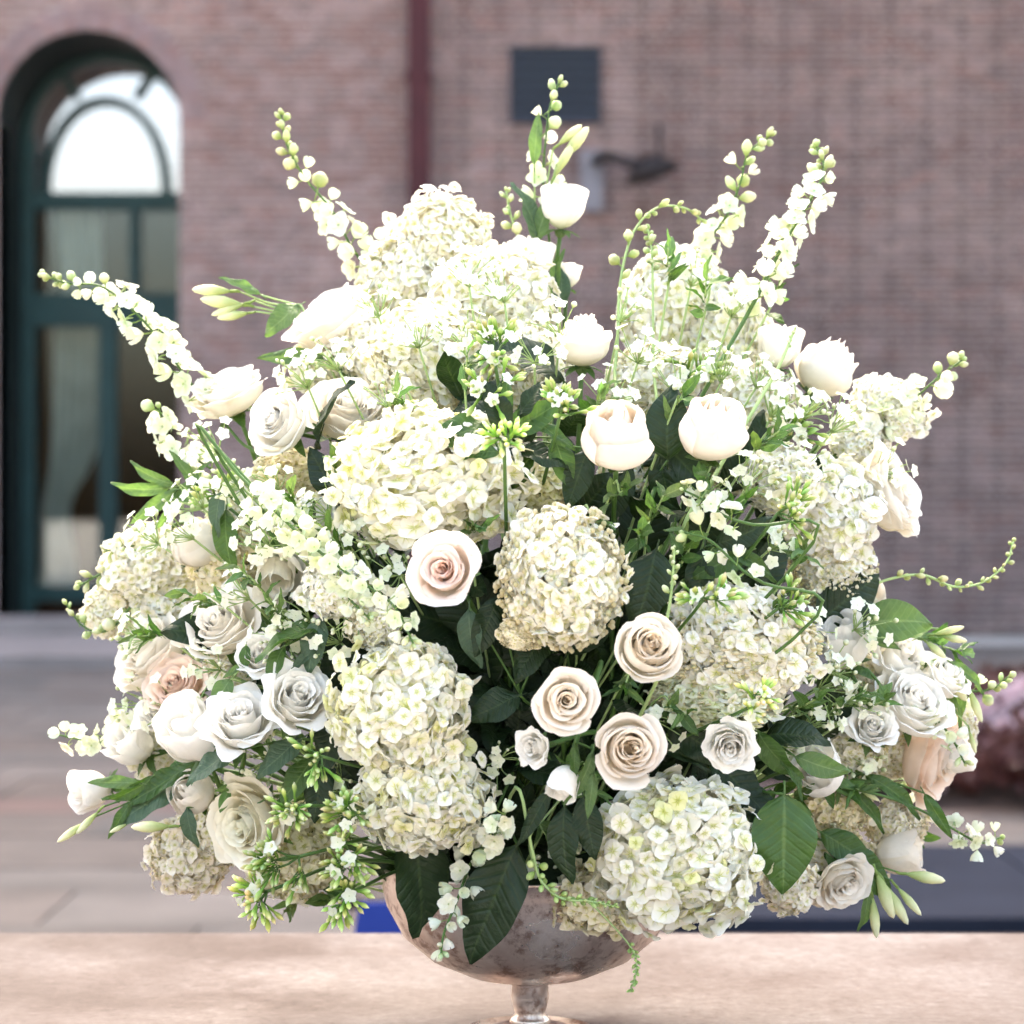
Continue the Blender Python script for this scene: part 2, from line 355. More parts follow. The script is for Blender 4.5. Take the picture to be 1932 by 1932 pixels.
# rainwater pipe, louvre vent, wall lamp
M_PIPE = plain('oxblood_paint', (0.055, 0.010, 0.014), 0.5, var=0.2, scale=3, spec=0.25)
pipe = thing('drainpipe', (wx(792), YW - .1, 0), 'dark red square drainpipe running down the brick wall', 'drainpipe')
q = MB(); X0 = wx(792); pw = .105
q.box(X0 - pw, X0 + pw, YW - .19, YW - .03, 0.15, ZT); world_part('pipe', q, M_PIPE, pipe)
for z in (1.0, 3.3, 5.35): q = MB(); q.box(X0 - pw - .03, X0 + pw + .03, YW - .2, YW - .004, z, z + .06); world_part('bracket', q, M_PIPE, pipe)
M_VENT = plain('slate_blue_metal', (0.020, 0.024, 0.034), 0.6, var=0.15, scale=4)
vx0, vx1, vz0, vz1 = wx(962), wx(1134), wz(235), wz(88)
vent = thing('louvre_vent', ((vx0 + vx1) / 2, YW, vz0), 'dark slate-blue louvred vent set in the brick wall', 'vent')
q = MB(); t = .05
q.box(vx0, vx1, YW - .05, YW + .01, vz0, vz0 + t); q.box(vx0, vx1, YW - .05, YW + .01, vz1 - t, vz1); q.box(vx0, vx0 + t, YW - .048, YW + .01, vz0 + t, vz1 - t); q.box(vx1 - t, vx1, YW - .048, YW + .01, vz0 + t, vz1 - t)
world_part('vent_frame', q, M_VENT, vent)
q = MB(); q.box(vx0 + .02, vx1 - .02, YW - .008, YW - .004, vz0 + .02, vz1 - .02); world_part('backing', q, M_LINING, vent)
ns = 6; M_SLAT = plain('vent_slat_lit', (0.034, 0.039, 0.056), 0.5, var=0.1, scale=4)  # lighter copy of the vent metal: light on the slats put into colour
for i in range(ns):
    zc = vz0 + t + (vz1 - vz0 - 2 * t) * (i + .5) / ns; q = MB()
    q.add([(vx0 + t, YW - .05, zc - .035), (vx1 - t, YW - .05, zc - .035), (vx1 - t, YW - .012, zc + .02), (vx0 + t, YW - .012, zc + .02), (vx0 + t, YW - .042, zc - .045), (vx1 - t, YW - .042, zc - .045), (vx1 - t, YW - .010, zc + .008), (vx0 + t, YW - .010, zc + .008)],
          [(0, 1, 2, 3), (4, 7, 6, 5), (0, 4, 5, 1), (3, 2, 6, 7), (0, 3, 7, 4), (1, 5, 6, 2)]); world_part('slat', q, M_SLAT, vent)
M_LAMPM = plain('dark_bronze', (0.016, 0.011, 0.011), 0.6, var=0.2, scale=8); M_ZINC = plain('zinc_box', (0.19, 0.18, 0.20), 0.5, var=0.12, scale=4)
lx, lz = wx(1118), wz(318)
lamp = thing('wall_lamp', (lx, YW, lz), 'dark bronze wall lamp on an arm beside a grey mounting box', 'wall lamp')
q = MB(); q.box(lx - .12, lx + .1, YW - .10, YW - .004, wz(400), wz(285)); world_part('mounting_box', q, M_ZINC, lamp)
q = MB(); q.tube(smooth_path([(lx + .02, YW - .1, lz + .05), (lx + .12, YW - .3, lz + .08), (lx + .28, YW - .42, lz), (lx + .45, YW - .45, lz - .04)], 6), .05, n=10); arm = world_part('arm', q, M_LAMPM, lamp, True)
q = MB(); q.lathe([(0.03, .12), (.10, .10), (.24, -.02), (.27, -.09), (.25, -.09), (.0, -.06)], 20); o = link('lamp_shade', q.mesh('lamp_shade', M_LAMPM), arm); o.matrix_basis = Matrix.Translation(Vector((wx(1222), YW - .45, lz - .06))) @ Matrix.Rotation(R_(-18), 4, 'Y')
q = MB(); q.tube([(wx(1243), YW - .004, lz + .42), (wx(1243), YW - .05, lz + .30), (wx(1240), YW - .3, lz + .06)], .022); world_part('stay_rod', q, M_LAMPM, lamp, True)

# ------------------------------------------------------------------ ground, paving, steps
M_GROUND = plain('bedding_sand', (0.42, 0.385, 0.35), 0.95, var=0.2, scale=2, bs=0.2)  # paled so the unseen near ground bounces fill light onto the flower fronts
g = MB(); g.add([(-250, -250, -.02), (250, -250, -.02), (250, 250, -.02), (-250, 250, -.02)], [(0, 1, 2, 3)])
tag(link('ground', g.mesh('ground', M_GROUND, False)), 'sandy ground under the paving', None, kind='structure')
M_PAVE = plain('paving_stone', (0.128, 0.108, 0.096), 0.85, var=0.32, scale=1.6, bs=0.25)
pave = bpy.data.objects.new('pavement', None); col.objects.link(pave); tag(pave, 'weathered pinkish grey stone paving in front of the building', None, kind='structure')
row = 0; y = 0.9
tone = {10: (1.0, .80, .78), 11: (.98, .9, .86), 14: (.86, .82, .80)}
while y < 18.2:
    h = (0.62, 0.46, 0.74)[row % 3]; x = -4.8 + rnd(-.5, 0)
    while x < 4.6:
        w = rnd(0.6, 1.15)
        dd = y + 2
        if abs(x + w / 2) < 0.245 * dd + .6:
            q = MB(); q.box(x, x + w - .006, y, y + h - .006, -.05, rnd(-.004, .004), back=True)
            k = rnd(.82, 1.12); base = tone.get(row, (1, 1, 1)); wv = rnd(-.04, .05)
            world_part('paving_slab', q, M_PAVE, pave, False, (k * base[0] + wv, k * base[1], k * base[2] - wv * .5))
        x += w
    y += h; row += 1
M_STEP = plain('step_stone', (0.25, 0.21, 0.195), 0.85, var=0.2, scale=2, bs=0.2)
q = MB(); q.box(-6.0, -1.9, 15.2, 18.4, -.03, 0.10); q.box(-6.0, -2.1, 18.4, 19.75, -.03, 0.2)
tag(link('doorstep', q.mesh('doorstep', M_STEP, False)), 'broad low pinkish stone doorstep in front of the arched doorway', 'step')

# planting bed at the right with low burgundy shrubs
M_BLUESTONE = plain('bluestone', (0.021, 0.024, 0.036), 0.9, var=0.25, scale=2, bs=0.1, spec=.1)
kerb = thing('bluestone_kerb', (1.8, 4.9, 0), 'wide blue-grey stone kerb slab behind the ledge at right', 'kerb')
for i, (a, b) in enumerate(((0.45, 1.62), (1.63, 2.9), (2.91, 4.2))):
    q = MB(); q.box(a, b, 4.36, 5.75, 0, 0.055 + .001 * i); world_part('kerb_stone', q, M_BLUESTONE, kerb)
M_MULCH = plain('mulch', (0.055, 0.038, 0.035), 0.95, var=0.5, scale=14, bs=0.6)
q = MB(); q.add([(0.7, 7.1, .012), (4.9, 7.1, .012), (4.9, 11.6, .03), (.7, 11.6, .03)], [(0, 1, 2, 3)]); q.add([(0.3, 3.2, .012), (4.2, 3.2, .012), (4.2, 4.35, .012), (.3, 4.35, .012)], [(0, 1, 2, 3)])
tag(link('soil_bed', q.mesh('soil_bed', M_MULCH, False)), 'dark mulched soil of the planting bed', None, kind='structure')
M_BURG = leaf_mat('burgundy_leaf', (0.085, 0.03, 0.032), (0.14, 0.05, 0.05), 0.25, 0.5, 0.3)
M_PINK = petal_mat('pink_petal', [(0, (.5, .2, .2)), (.3, (.62, .40, .42)), (1, (.72, .55, .58))], .3)

# ------------------------------------------------------------------ petals and leaves
def petal_grid(mb, fn, nu, nv, tf):
    vs = []; ts = []
    for j in range(nv + 1):
        for i in range(nu + 1):
            u = -1 + 2 * i / nu; v = j / nv
            vs.append(fn(u, v)); ts.append(tf(u, v))
    fs = [(j * (nu + 1) + i, j * (nu + 1) + i + 1, (j + 1) * (nu + 1) + i + 1, (j + 1) * (nu + 1) + i) for j in range(nv) for i in range(nu)]
    mb.add(vs, fs, ts)

def rose_petal(Rr, H, a0, wid, lip, close, ruf, seed, point, tilt):
    q = MB(); off = rnd(0, 9)
    def fn(u, v):
        top = 1 - 0.20 * abs(u) ** 3 + point * math.exp(-(u / .25) ** 2) + ruf * .5 * math.sin(4.2 * u + off)
        vv = v * top; s = min(vv / .55, 1); qd = max(0, (vv - .55) / .45)
        r = Rr * math.sin(s * PI / 2) ** .7
        l = lip * (0.55 + 0.75 * u * u)
        q2 = max(0, (vv - .78) / .22)
        if close > .1 and lip > 0: r += Rr * (l * q2 * q2 * 1.2 - close * math.sin(min(1, qd * 1.5) * PI / 2) ** 2)
        else: r += Rr * (l * qd * qd - close * qd * qd)
        r += Rr * 0.07 * u * s
        r += Rr * ruf * math.sin(6.5 * u + off * 2) * qd
        z = H * (vv - l * .38 * qd ** 3) - tilt * s * 0.0
        a = a0 + u * wid * (1 - .12 * qd * u * u)
        return (r * math.cos(a), r * math.sin(a), z)
    petal_grid(q, fn, 10, 8, lambda u, v: v)
    T = Matrix.Rotation(rnd(-.09, .09), 4, 'X') @ Matrix.Rotation(rnd(-.09, .09), 4, 'Y') if Rr > .25 else Matrix.Rotation(rnd(-.05, .05), 4, 'X')
    q.v = [tuple(T @ Vector(p)) for p in q.v]
    return q
def make_rose(rows, H, mat, name='petal', point=.05):
    out = []; a = 0; tot = sum(r[0] for r in rows); i = 0
    for (n_, Rr, h, wid, lip, close, ruf) in rows:
        a += 0.9
        for k in range(n_):
            ang = a + 2 * PI * k / n_ + rnd(-.15, .15)
            q = rose_petal(Rr * rnd(.92, 1.09), H * h * rnd(.94, 1.05), ang, wid * rnd(.94, 1.06), lip * rnd(.7, 1.3), close, ruf, i, point * rnd(.4, 1.4), 0)
            out.append((q.mesh(name, mat), Rr)); i += 1
    return out
OPEN_ROWS = [(2 if i < 2 else 3, .05 + .052 * i, 1.05 - .0016 * i * i, 1.55, .34, .20, .014) for i in range(10)] + [(4, .60, .92, 1.1, .32, 0, .025), (5, .72, .82, .9, .48, 0, .03)]
TIGHT_ROWS = [(2 if i < 2 else 3, .05 + .055 * i, 1.14 - .0022 * i * i, 1.55, .22, .22, .012) for i in range(10)] + [(4, .66, .92, 1.15, .16, .16, .02), (4, .76, .82, 1.1, .22, 0, .025), (3, .82, .72, 1.1, .36, .0, .03)]
EGG_ROWS = [(2, .1, 1.04, 1.9, 0, .3, 0), (3, .22, 1.05, 1.4, 0, .35, 0), (3, .38, 1.04, 1.3, 0, .36, .01), (4, .58, 1.0, 1.2, 0, .34, .01), (4, .78, .95, 1.15, .0, .26, .012), (3, .90, .84, 1.15, .04, .16, .015)]
FULL_ROWS = [(3, .08 + .075 * i, 1.04 - .003 * i * i, 1.5, .30, .18, .03) for i in range(7)] + [(5, .62, .95, .95, .26, 0, .05), (5, .74, .9, .9, .34, 0, .055), (6, .88, .8, .8, .42, 0, .06)]
LISI_ROWS = [(3, .09 + .07 * i, 1.0, 1.5, .32, .16, .05) for i in range(5)] + [(4, .48, 1.0, 1.15, .30, 0, .08), (5, .62, .95, .95, .48, 0, .09), (5, .74, .86, .85, .64, 0, .1)]
CUP_ROWS = [(3, .3, .98, 1.4, 0, .25, .02), (4, .5, 1.0, 1.2, .05, .12, .04), (5, .72, 1.0, .95, .18, .0, .06)]
ROSE = {'open': [make_rose(OPEN_ROWS, 1.15, M_ROSE) for _ in range(2)], 'tight': [make_rose(TIGHT_ROWS, 1.5, M_ROSE) for _ in range(2)],
        'egg': [make_rose(EGG_ROWS, 1.75, M_ROSE) for _ in range(2)], 'full': [make_rose(FULL_ROWS, 1.2, M_ROSE, point=.03) for _ in range(3)],
        'lisi': [make_rose(LISI_ROWS, 1.35, M_LISI, point=.0) for _ in range(3)], 'cup': [make_rose(CUP_ROWS, 1.7, M_LISI, point=.0) for _ in range(2)]}
HGT = {'open': 1.15, 'tight': 1.5, 'egg': 1.75, 'full': 1.2, 'lisi': 1.35, 'cup': 1.7}
def flat_petal(mb, ang, Lp, Wp, cup, droop, nu=4, nv=4, tip=1.0, t0=0.0, r0=.05, ruf=.0):
    ca, sa = math.cos(ang), math.sin(ang); off = rnd(0, 6)
    def fn(u, v):
        w = Wp * (math.sin(PI * min(1, v ** .75 * .93 + .05)) ** (.55 if tip else .8))
        if tip == 0: w = Wp * (math.sin(PI * (v ** .85)) ** .8 if 0 < v < 1 else .02)
        x = r0 + Lp * v; y = u * w; z = cup * (u * u) * w + droop * v * v + ruf * math.sin(5 * u + off) * v
        return (x * ca - y * sa, x * sa + y * ca, z)
    petal_grid(mb, fn, nu, nv, lambda u, v: t0 + (1 - t0) * v)
def bead(mb, p, r, t=.5, n=6):
    prof = [(0.001, -r), (r * .8, -r * .55), (r, 0), (r * .8, r * .55), (.001, r)]; q = MB(); q.lathe(prof, n, t); mb.addm(q, Matrix.Translation(p))
def hyd_floret(seed):
    q = MB(); 
    for k in range(4): flat_petal(q, PI / 2 * k + rnd(-.16, .16), rnd(.8, 1.05), rnd(.55, .72), rnd(-.1, .4), rnd(-.3, .4), 4, 4, 1, .0, .03, .09)
    bead(q, (0, 0, .05), .075, .12); return q
HYD_Q = [hyd_floret(i) for i in range(5)]; HYD = [q.mesh('floret', M_HYD) for q in HYD_Q]
def inner_ball(seed):                       # the crowded small florets of a mophead, too many to tell apart
    q = MB(); nn = 330
    for i in range(nn):
        z = 1 - 2 * (i + .5) / nn; a = i * 2.39996; d = Vector((math.sqrt(1 - z * z) * math.cos(a), math.sqrt(1 - z * z) * math.sin(a), z))
        lump = 1 + .16 * noise.noise(d * 1.9 + Vector((seed, 0, 0))) + .10 * noise.noise(d * 4.5 + Vector((0, seed, 0)))
        q.addm(random.choice(HYD_Q), frame(d * lump * rnd(.80, 1.0), d + rdir() * .75, rnd(.13, .21), rnd(0, 6)))
    return q
INNER = [inner_ball(k * 3.1).mesh('inner_florets', M_HYD) for k in range(3)]
def tan_ball():
    q = MB()
    for i in range(800):
        d = rdir(); bead(q, d * rnd(.84, 1.0), rnd(.028, .048), rnd(.3, 1.0), 5)
    return q
TANB = tan_ball().mesh('fertile_buds', M_TAN)
def del_floret():
    q = MB(); 
    for k in range(5): flat_petal(q, 2 * PI / 5 * k + rnd(-.15, .15), rnd(.85, 1.08), rnd(.46, .6), .3, rnd(.0, .45), 3, 4, 1, .45, .06, .06)
    for k in range(3): flat_petal(q, 2 * PI / 3 * k, .42, .2, .3, .35, 2, 2, 1, .35, .03)
    q.tube([(0, 0, .05), (.06, 0, -.3), (.2, 0, -.62)], .11, .03, 5, .32); q.tube([(0, 0, 0), (-.15, 0, -.5), (-.1, .05, -1.1)], .05, .05, 4, .05); return q
DEL = [del_floret().mesh('floret', M_DEL) for _ in range(4)]
def del_bell():                             # half-open, pouch-like floret
    q = MB()
    for k in range(5):
        a = 2 * PI / 5 * k + rnd(-.1, .1); ca, sa = math.cos(a), math.sin(a)
        def fn(u, v, ca=ca, sa=sa):
            r = .62 * math.sin(min(1, v * 1.25) * PI / 2) * (1 + .22 * max(0, v - .7)); aa = u * .75 * (1 - .35 * v * v)
            x, y = r * math.cos(aa), r * math.sin(aa); return (x * ca - y * sa, x * sa + y * ca, 1.15 * v - .3)
        petal_grid(q, fn, 3, 4, lambda u, v: .35 + .6 * v)
    q.tube([(0, 0, -.25), (-.1, 0, -.6), (-.1, .05, -1.2)], .06, .05, 4, .05); return q
BELL = [del_bell().mesh('floret', M_DEL) for _ in range(2)]
def bud(Lb, Wb, ped):
    q = MB(); q.lathe([(.02, -Lb), (Wb * .55, -Lb * .6), (Wb, -.05), (Wb * .92, Lb * .4), (Wb * .5, Lb * .85), (.01, Lb)], 7); q.tube([(0, 0, -Lb * .9), (.05, 0, -Lb - ped * .5), (0, 0, -Lb - ped)], .09, .07, 4, 0.0); return q
BUD = [bud(.95, .62, 1.2).mesh('bud', M_BUD), bud(1.1, .55, .9).mesh('bud', M_BUD), bud(.8, .68, 1.5).mesh('bud', M_BUD)]
LBUD = [bud(1.0, .24, .5).mesh('bud', M_BUD), bud(1.0, .3, .4).mesh('bud', M_BUD)]
def phlox_bud():
    q = MB(); q.lathe([(.025, 0), (.07, .2), (.06, .5), (.125, .74), (.115, .9), (.01, 1.1)], 6); return q
PBUD = [phlox_bud().mesh('bud', M_PHLOX)]
def phlox_open():
    q = MB()
    for k in range(5): flat_petal(q, 2 * PI / 5 * k, .85, .42, .15, rnd(-.05, .15), 3, 3, 1, .55, .05, .03)
    q.tube([(0, 0, 0), (0, 0, -1.1)], .09, .06, 5, .2); return q
POPEN = [phlox_open().mesh('floret', M_DEL) for _ in range(2)]
def leaf_mesh(mat, wr, bend, fold, tip=.9, twist=0.0):
    q = MB(); nu, nv = 6, 12
    def fn(u, v):
        w = wr * (math.sin(PI * v ** tip) ** .8 if 0 < v < 1 else .015)
        x = u * w; z = fold * abs(u) * w - bend * v * v + .02 * math.sin(9 * v + 4 * u) + .035 * abs(u) * math.sin(15 * v + 3 * u + bend * 20) - .25 * wr * u * u * (1 - fold); tw = twist * v
        return (x * math.cos(tw) - z * math.sin(tw), v, x * math.sin(tw) + z * math.cos(tw))
    petal_grid(q, fn, nu, nv, lambda u, v: abs(u))
    q.tube([(0, -.14, -.01), (0, 0, 0), (0, .35, -.012 - bend * .12)], .014, .008, 5, 0.0)
    return q.mesh('leaf', mat)
LEAF = {}
for nm, mt in (('dark', M_DARK), ('mid', M_MID), ('pale', M_PALE), ('grey', M_GREY), ('burg', M_BURG)):
    LEAF[nm] = {'wide': [leaf_mesh(mt, .34, .18, .25, .8), leaf_mesh(mt, .32, .3, .35, .85, .4)], 'oval': [leaf_mesh(mt, .24, .2, .3, .85), leaf_mesh(mt, .22, .35, .4, .9, -.5)],
                'slim': [leaf_mesh(mt, .13, .2, .35, .8), leaf_mesh(mt, .12, .35, .5, .85, .6)]}

# ------------------------------------------------------------------ granite ledge and footed bowl
LZ = 0.731
def granite():
    m, nt, N, L, B, out = newmat('pink_granite')
    n1 = noise_node(nt, 95, 5, .7); n2 = noise_node(nt, 7, 5, .6); n3 = noise_node(nt, 2.4, 3, .5)
    c = ramp(nt, [(.32, (.088, .071, .066)), (.44, (.130, .113, .107)), (.56, (.150, .137, .131)), (.70, (.195, .185, .18))], n1.outputs['Fac'])
    c = mixc(nt, c, ramp(nt, [(.34, (.80, .72, .69)), (.52, (1, .97, .96)), (.68, (1.08, 1.08, 1.09))], n2.outputs['Fac']))
    c = mixc(nt, c, ramp(nt, [(.38, (.72, .65, .62)), (.62, (1.1, 1.08, 1.08))], n3.outputs['Fac']))
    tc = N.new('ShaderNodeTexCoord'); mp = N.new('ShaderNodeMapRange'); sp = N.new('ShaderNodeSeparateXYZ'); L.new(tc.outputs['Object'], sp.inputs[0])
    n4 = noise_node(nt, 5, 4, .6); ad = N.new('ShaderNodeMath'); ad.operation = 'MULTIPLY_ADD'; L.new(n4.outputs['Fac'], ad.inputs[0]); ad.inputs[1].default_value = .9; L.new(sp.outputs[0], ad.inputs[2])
    mp.inputs['From Min'].default_value = .32; mp.inputs['From Max'].default_value = .10; L.new(ad.outputs[0], mp.inputs['Value'])   # browner, darker mottling towards the left end of the slab
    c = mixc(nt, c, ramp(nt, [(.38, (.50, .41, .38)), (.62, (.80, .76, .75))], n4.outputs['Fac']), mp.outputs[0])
    L.new(c, B.inputs['Base Color']); B.inputs['Roughness'].default_value = .5; B.inputs['Specular IOR Level'].default_value = .35
    bump(nt, B, n1.outputs['Fac'], .2, .002); return m
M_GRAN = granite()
ledge = thing('stone_ledge', (0, 0, 0), 'rough pink granite ledge carrying the footed bowl', 'ledge')
def bevel_box(x0, x1, y0, y1, z0, z1, b):
    import bmesh
    bm = bmesh.new(); bmesh.ops.create_cube(bm, size=1)
    for v in bm.verts: v.co = Vector((x0 + (v.co.x + .5) * (x1 - x0), y0 + (v.co.y + .5) * (y1 - y0), z0 + (v.co.z + .5) * (z1 - z0)))
    bmesh.ops.bevel(bm, geom=list(bm.edges), offset=b, segments=3, affect='EDGES', profile=.6)
    me = bpy.data.meshes.new('block'); bm.to_mesh(me); bm.free(); return me
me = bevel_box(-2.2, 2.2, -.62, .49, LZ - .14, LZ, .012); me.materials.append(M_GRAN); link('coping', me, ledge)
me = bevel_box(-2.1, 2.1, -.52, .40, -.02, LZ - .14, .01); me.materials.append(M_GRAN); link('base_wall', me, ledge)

def silver():
    m, nt, N, L, B, out = newmat('antique_mercury_silver')
    n1 = noise_node(nt, 60, 6, .7); n2 = noise_node(nt, 14, 5, .65); n3 = noise_node(nt, 180, 3, .6)
    c = ramp(nt, [(.30, (.34, .24, .20)), (.44, (.66, .53, .46)), (.64, (.89, .79, .70))], n2.outputs['Fac'])
    c = mixc(nt, c, ramp(nt, [(.38, (.50, .40, .36)), (.50, (1, 1, 1))], n1.outputs['Fac']))
    L.new(c, B.inputs['Base Color']); B.inputs['Metallic'].default_value = .9
    r = ramp(nt, [(.3, (.48,) * 3), (.7, (.2,) * 3)], n2.outputs['Fac']); L.new(r, B.inputs['Roughness'])
    bump(nt, B, n1.outputs['Fac'], .25, .002); return m
M_SILVER = silver()
BX = at(1000, 0, 0).x
bowl = thing('footed_bowl', (BX, 0, LZ), 'tarnished silver footed bowl holding the flower arrangement', 'bowl')
s = pxm(0); zb = lambda py: (at(0, py, 0).z - LZ)
q = MB()
q.lathe([(0.0, zb(1846)), (60 * s, zb(1846)), (120 * s, zb(1834)), (190 * s, zb(1803)), (240 * s, zb(1760)), (270 * s, zb(1705)), (284 * s, zb(1650)), (290 * s, zb(1628)), (294 * s, zb(1624)), (290 * s, zb(1622)), (280 * s, zb(1632)), (264 * s, zb(1700)), (232 * s, zb(1752)), (180 * s, zb(1796)), (0.0, zb(1830))], 64)
link('bowl_body', q.mesh('bowl_body', M_SILVER), bowl)
q = MB(); q.lathe([(0, zb(1843)), (44 * s, zb(1843)), (46 * s, zb(1850)), (34 * s, zb(1858)), (36 * s, zb(1880)), (31 * s, zb(1902)), (28 * s, zb(1912)), (36 * s, zb(1920)), (40 * s, zb(1926)), (0, zb(1928))], 40); link('stem', q.mesh('stem', M_SILVER), bowl)
q = MB(); q.lathe([(0, zb(1927)), (38 * s, zb(1927)), (60 * s, zb(1934)), (92 * s, zb(1944)), (120 * s, zb(1952)), (124 * s, .004), (122 * s, .0005), (0, .0005)], 48); link('foot', q.mesh('foot', M_SILVER), bowl)
q = MB(); q.lathe([(0, zb(1560)), (120 * s, zb(1575)), (215 * s, zb(1620)), (255 * s, zb(1690)), (225 * s, zb(1750)), (0, zb(1800))], 32)
link('moss_filling', q.mesh('moss_filling', plain('moss', (.03, .05, .02), .95, var=.5, scale=40, bs=.8)), bowl)

# a folding board behind the ledge
M_BLUE = plain('royal_blue_paint', (0.002, 0.018, 0.17), 0.5, var=.08, scale=3)
bb = thing('folding_board', (-.30, 2.0, 0), 'royal blue folding board on the paving, glimpsed beside the bowl', 'board')
for nm, dy in (('front_panel', -1), ('rear_panel', 1)):
    q = MB(); x0, x1 = -.268, -.02; h = .505; w = .05
    v = []
    for (z, e) in ((0.0, .22), (h, .02)):
        for yy in (0, .018): v += [(x0 - (.07 if z == 0 else 0), 2.0 + dy * e + yy, z), (x1 + (.07 if z == 0 else 0), 2.0 + dy * e + yy, z)]
    q.add(v, [(0, 1, 5, 4), (2, 6, 7, 3), (0, 4, 6, 2), (1, 3, 7, 5), (4, 5, 7, 6), (0, 2, 3, 1)]); world_part(nm, q, M_BLUE, bb)
q = MB(); q.tube([(-.3, 2.009, .5), (-.04, 2.009, .5)], .012); world_part('hinge_rod', q, M_LAMPM, bb, True)

# ------------------------------------------------------------------ the arrangement
CENT = at(985, 1330, 0.10)                  # heart of the arrangement
MOUTH = Vector((BX, 0, LZ + zb(1640)))
def dome_y(px, py):
    r = math.hypot((px - 985) / 830, (py - 1130) / 720)
    return 0.10 - 0.30 * math.sqrt(max(0, 1 - r * r))
def outward(p): 
    d = p - (CENT + Vector((0, .06, 0))); return d.normalized()
def base_pt(): return MOUTH + Vector((rnd(-.07, .07), rnd(-.06, .06), rnd(-.05, 0)))
def stem_to(root, p, d, r=.0022, mat=None, kink=.09):
    b = Vector(root.location)
    q = MB(); a = Vector(p); c1 = a - Vector(d) * kink; c2 = b.lerp(c1, .45)
    P = smooth_path([a, c1, c2, b], 5); q.tube(P, r * .85, r, 6)
    return link('stem', q.mesh('stem', mat or M_STEM), root, Matrix.Translation(-b))
def facing(spec, p):
    if spec is None: return outward(p)
    if isinstance(spec, str): return Vector((0, -1, .1)).normalized()
    ax, az, toward = spec                   # right, up, towards the viewer
    return Vector((ax, -toward, az)).normalized()

def rose(kind, px, py, r, spec, label, core=(1, 1, 1), outer=(1, 1, 1), y=None, name='rose', cat='rose', group=None):
    r = r * {'open': .90, 'tight': .88, 'full': 1.12, 'lisi': 1.05}.get(kind, 1.13)
    y = dome_y(px, py) if y is None else y
    p = at(px, py, y); sc_ = r * pxm(y); d = facing(spec, p)
    root = thing(name, base_pt(), label, cat, group or 'roses and lisianthus in the bowl')
    h = HGT[kind]; base = p - d * sc_ * h * .5
    M = frame(base, d, sc_, rnd(0, 6.28))
    for me, rr in random.choice(ROSE[kind]):
        k = min(1, max(0, (rr - .15) / .6)); j = rnd(.96, 1.03)
        link('petal', me, root, rel(root, M), tuple((core[i] * (1 - k) + outer[i] * k) * j for i in range(3)))
    q = MB()
    for k in range(5): 
        flat_petal(q, 2 * PI / 5 * k, .75, .16, .3, -.25 if kind != 'egg' else .25, 2, 4, 0, 0, .05)
    q.lathe([(.06, -.3), (.2, -.16), (.22, -.02), (.05, .06)], 8, .0)
    link('calyx', q.mesh('calyx', M_MID), root, rel(root, M))
    stem_to(root, base - d * sc_ * .25, d, .0024); return root

WHT, CRM, BLS, PCH = (1, 1, .98), (1, .98, .935), (1, .96, .91), (1, .83, .74)
TANC = (.92, .80, .62)
def hydrangea(px, py, rx, ry, label, y=None, floret=19, n=110, tints=((1, 1, 1),), tan=0.0, depth=None, name='hydrangea', open_=.0, hearts=False):
    y = (dome_y(px, py) if y is None else y) + .02
    p = at(px, py, y); m = pxm(y); rd = (depth or (rx + ry) / 2 * .8) * m; S = Vector((rx * m, rd, ry * m))
    root = thing(name, base_pt(), label, 'hydrangea', 'hydrangea heads in the bowl')
    inn = link('inner_florets', random.choice(INNER), root, rel(root, Matrix.LocRotScale(p, None, S) @ Matrix.Rotation(rnd(0, 6.28), 4, rdir())), tuple(c * .99 for c in tints[0])); inn['kind'] = 'stuff'
    if tan > 0: t = link('fertile_buds', TANB, root, rel(root, Matrix.LocRotScale(p, None, S * (1.1 if tan > .75 else 1.02)))); t['kind'] = 'stuff'
    hd = outward(p) + Vector((0, -.6, 0)); hd.normalize(); cnt = 0; N0 = int(n * 1.6)
    for i in range(N0):
        z = 1 - 2 * (i + .5) / N0; a = i * 2.39996 + rnd(-.08, .08); rr = math.sqrt(1 - z * z); d = Vector((rr * math.cos(a), rr * math.sin(a), z))
        if d.dot(hd) < open_: continue
        if tan > 0 and d.dot(Vector((.1, -.9, -.35)).normalized()) > .62 and random.random() < tan: continue
        lump = 1 + .27 * noise.noise(d * 1.7 + Vector((px, py, 0)) * .01) + .10 * noise.noise(d * 4.1 + Vector((py, px, 3)) * .01)
        pos = p + Vector((d.x * S.x, d.y * S.y, d.z * S.z)) * (lump * rnd(.86, 1.10))
        nd = Vector((d.x / S.x, d.y / S.y, d.z / S.z)).normalized() + rdir() * .75
        c = random.choice(tints); j = rnd(.94, 1.03)
        if hearts and noise.noise(d * 2.4 + Vector((py, 0, px)) * .013) > .10: c = random.choice(((.99, .97, .70), (.96, .96, .58), (1, .98, .80)))   # the greenish-yellow young florets
        link('floret', random.choice(HYD), root, rel(root, frame(pos, nd, floret * m * 1.04 * rnd(.7, 1.22), rnd(0, 6.28))), tuple(q_ * j for q_ in c))
    stem_to(root, p, hd, .003, None, .1); return root

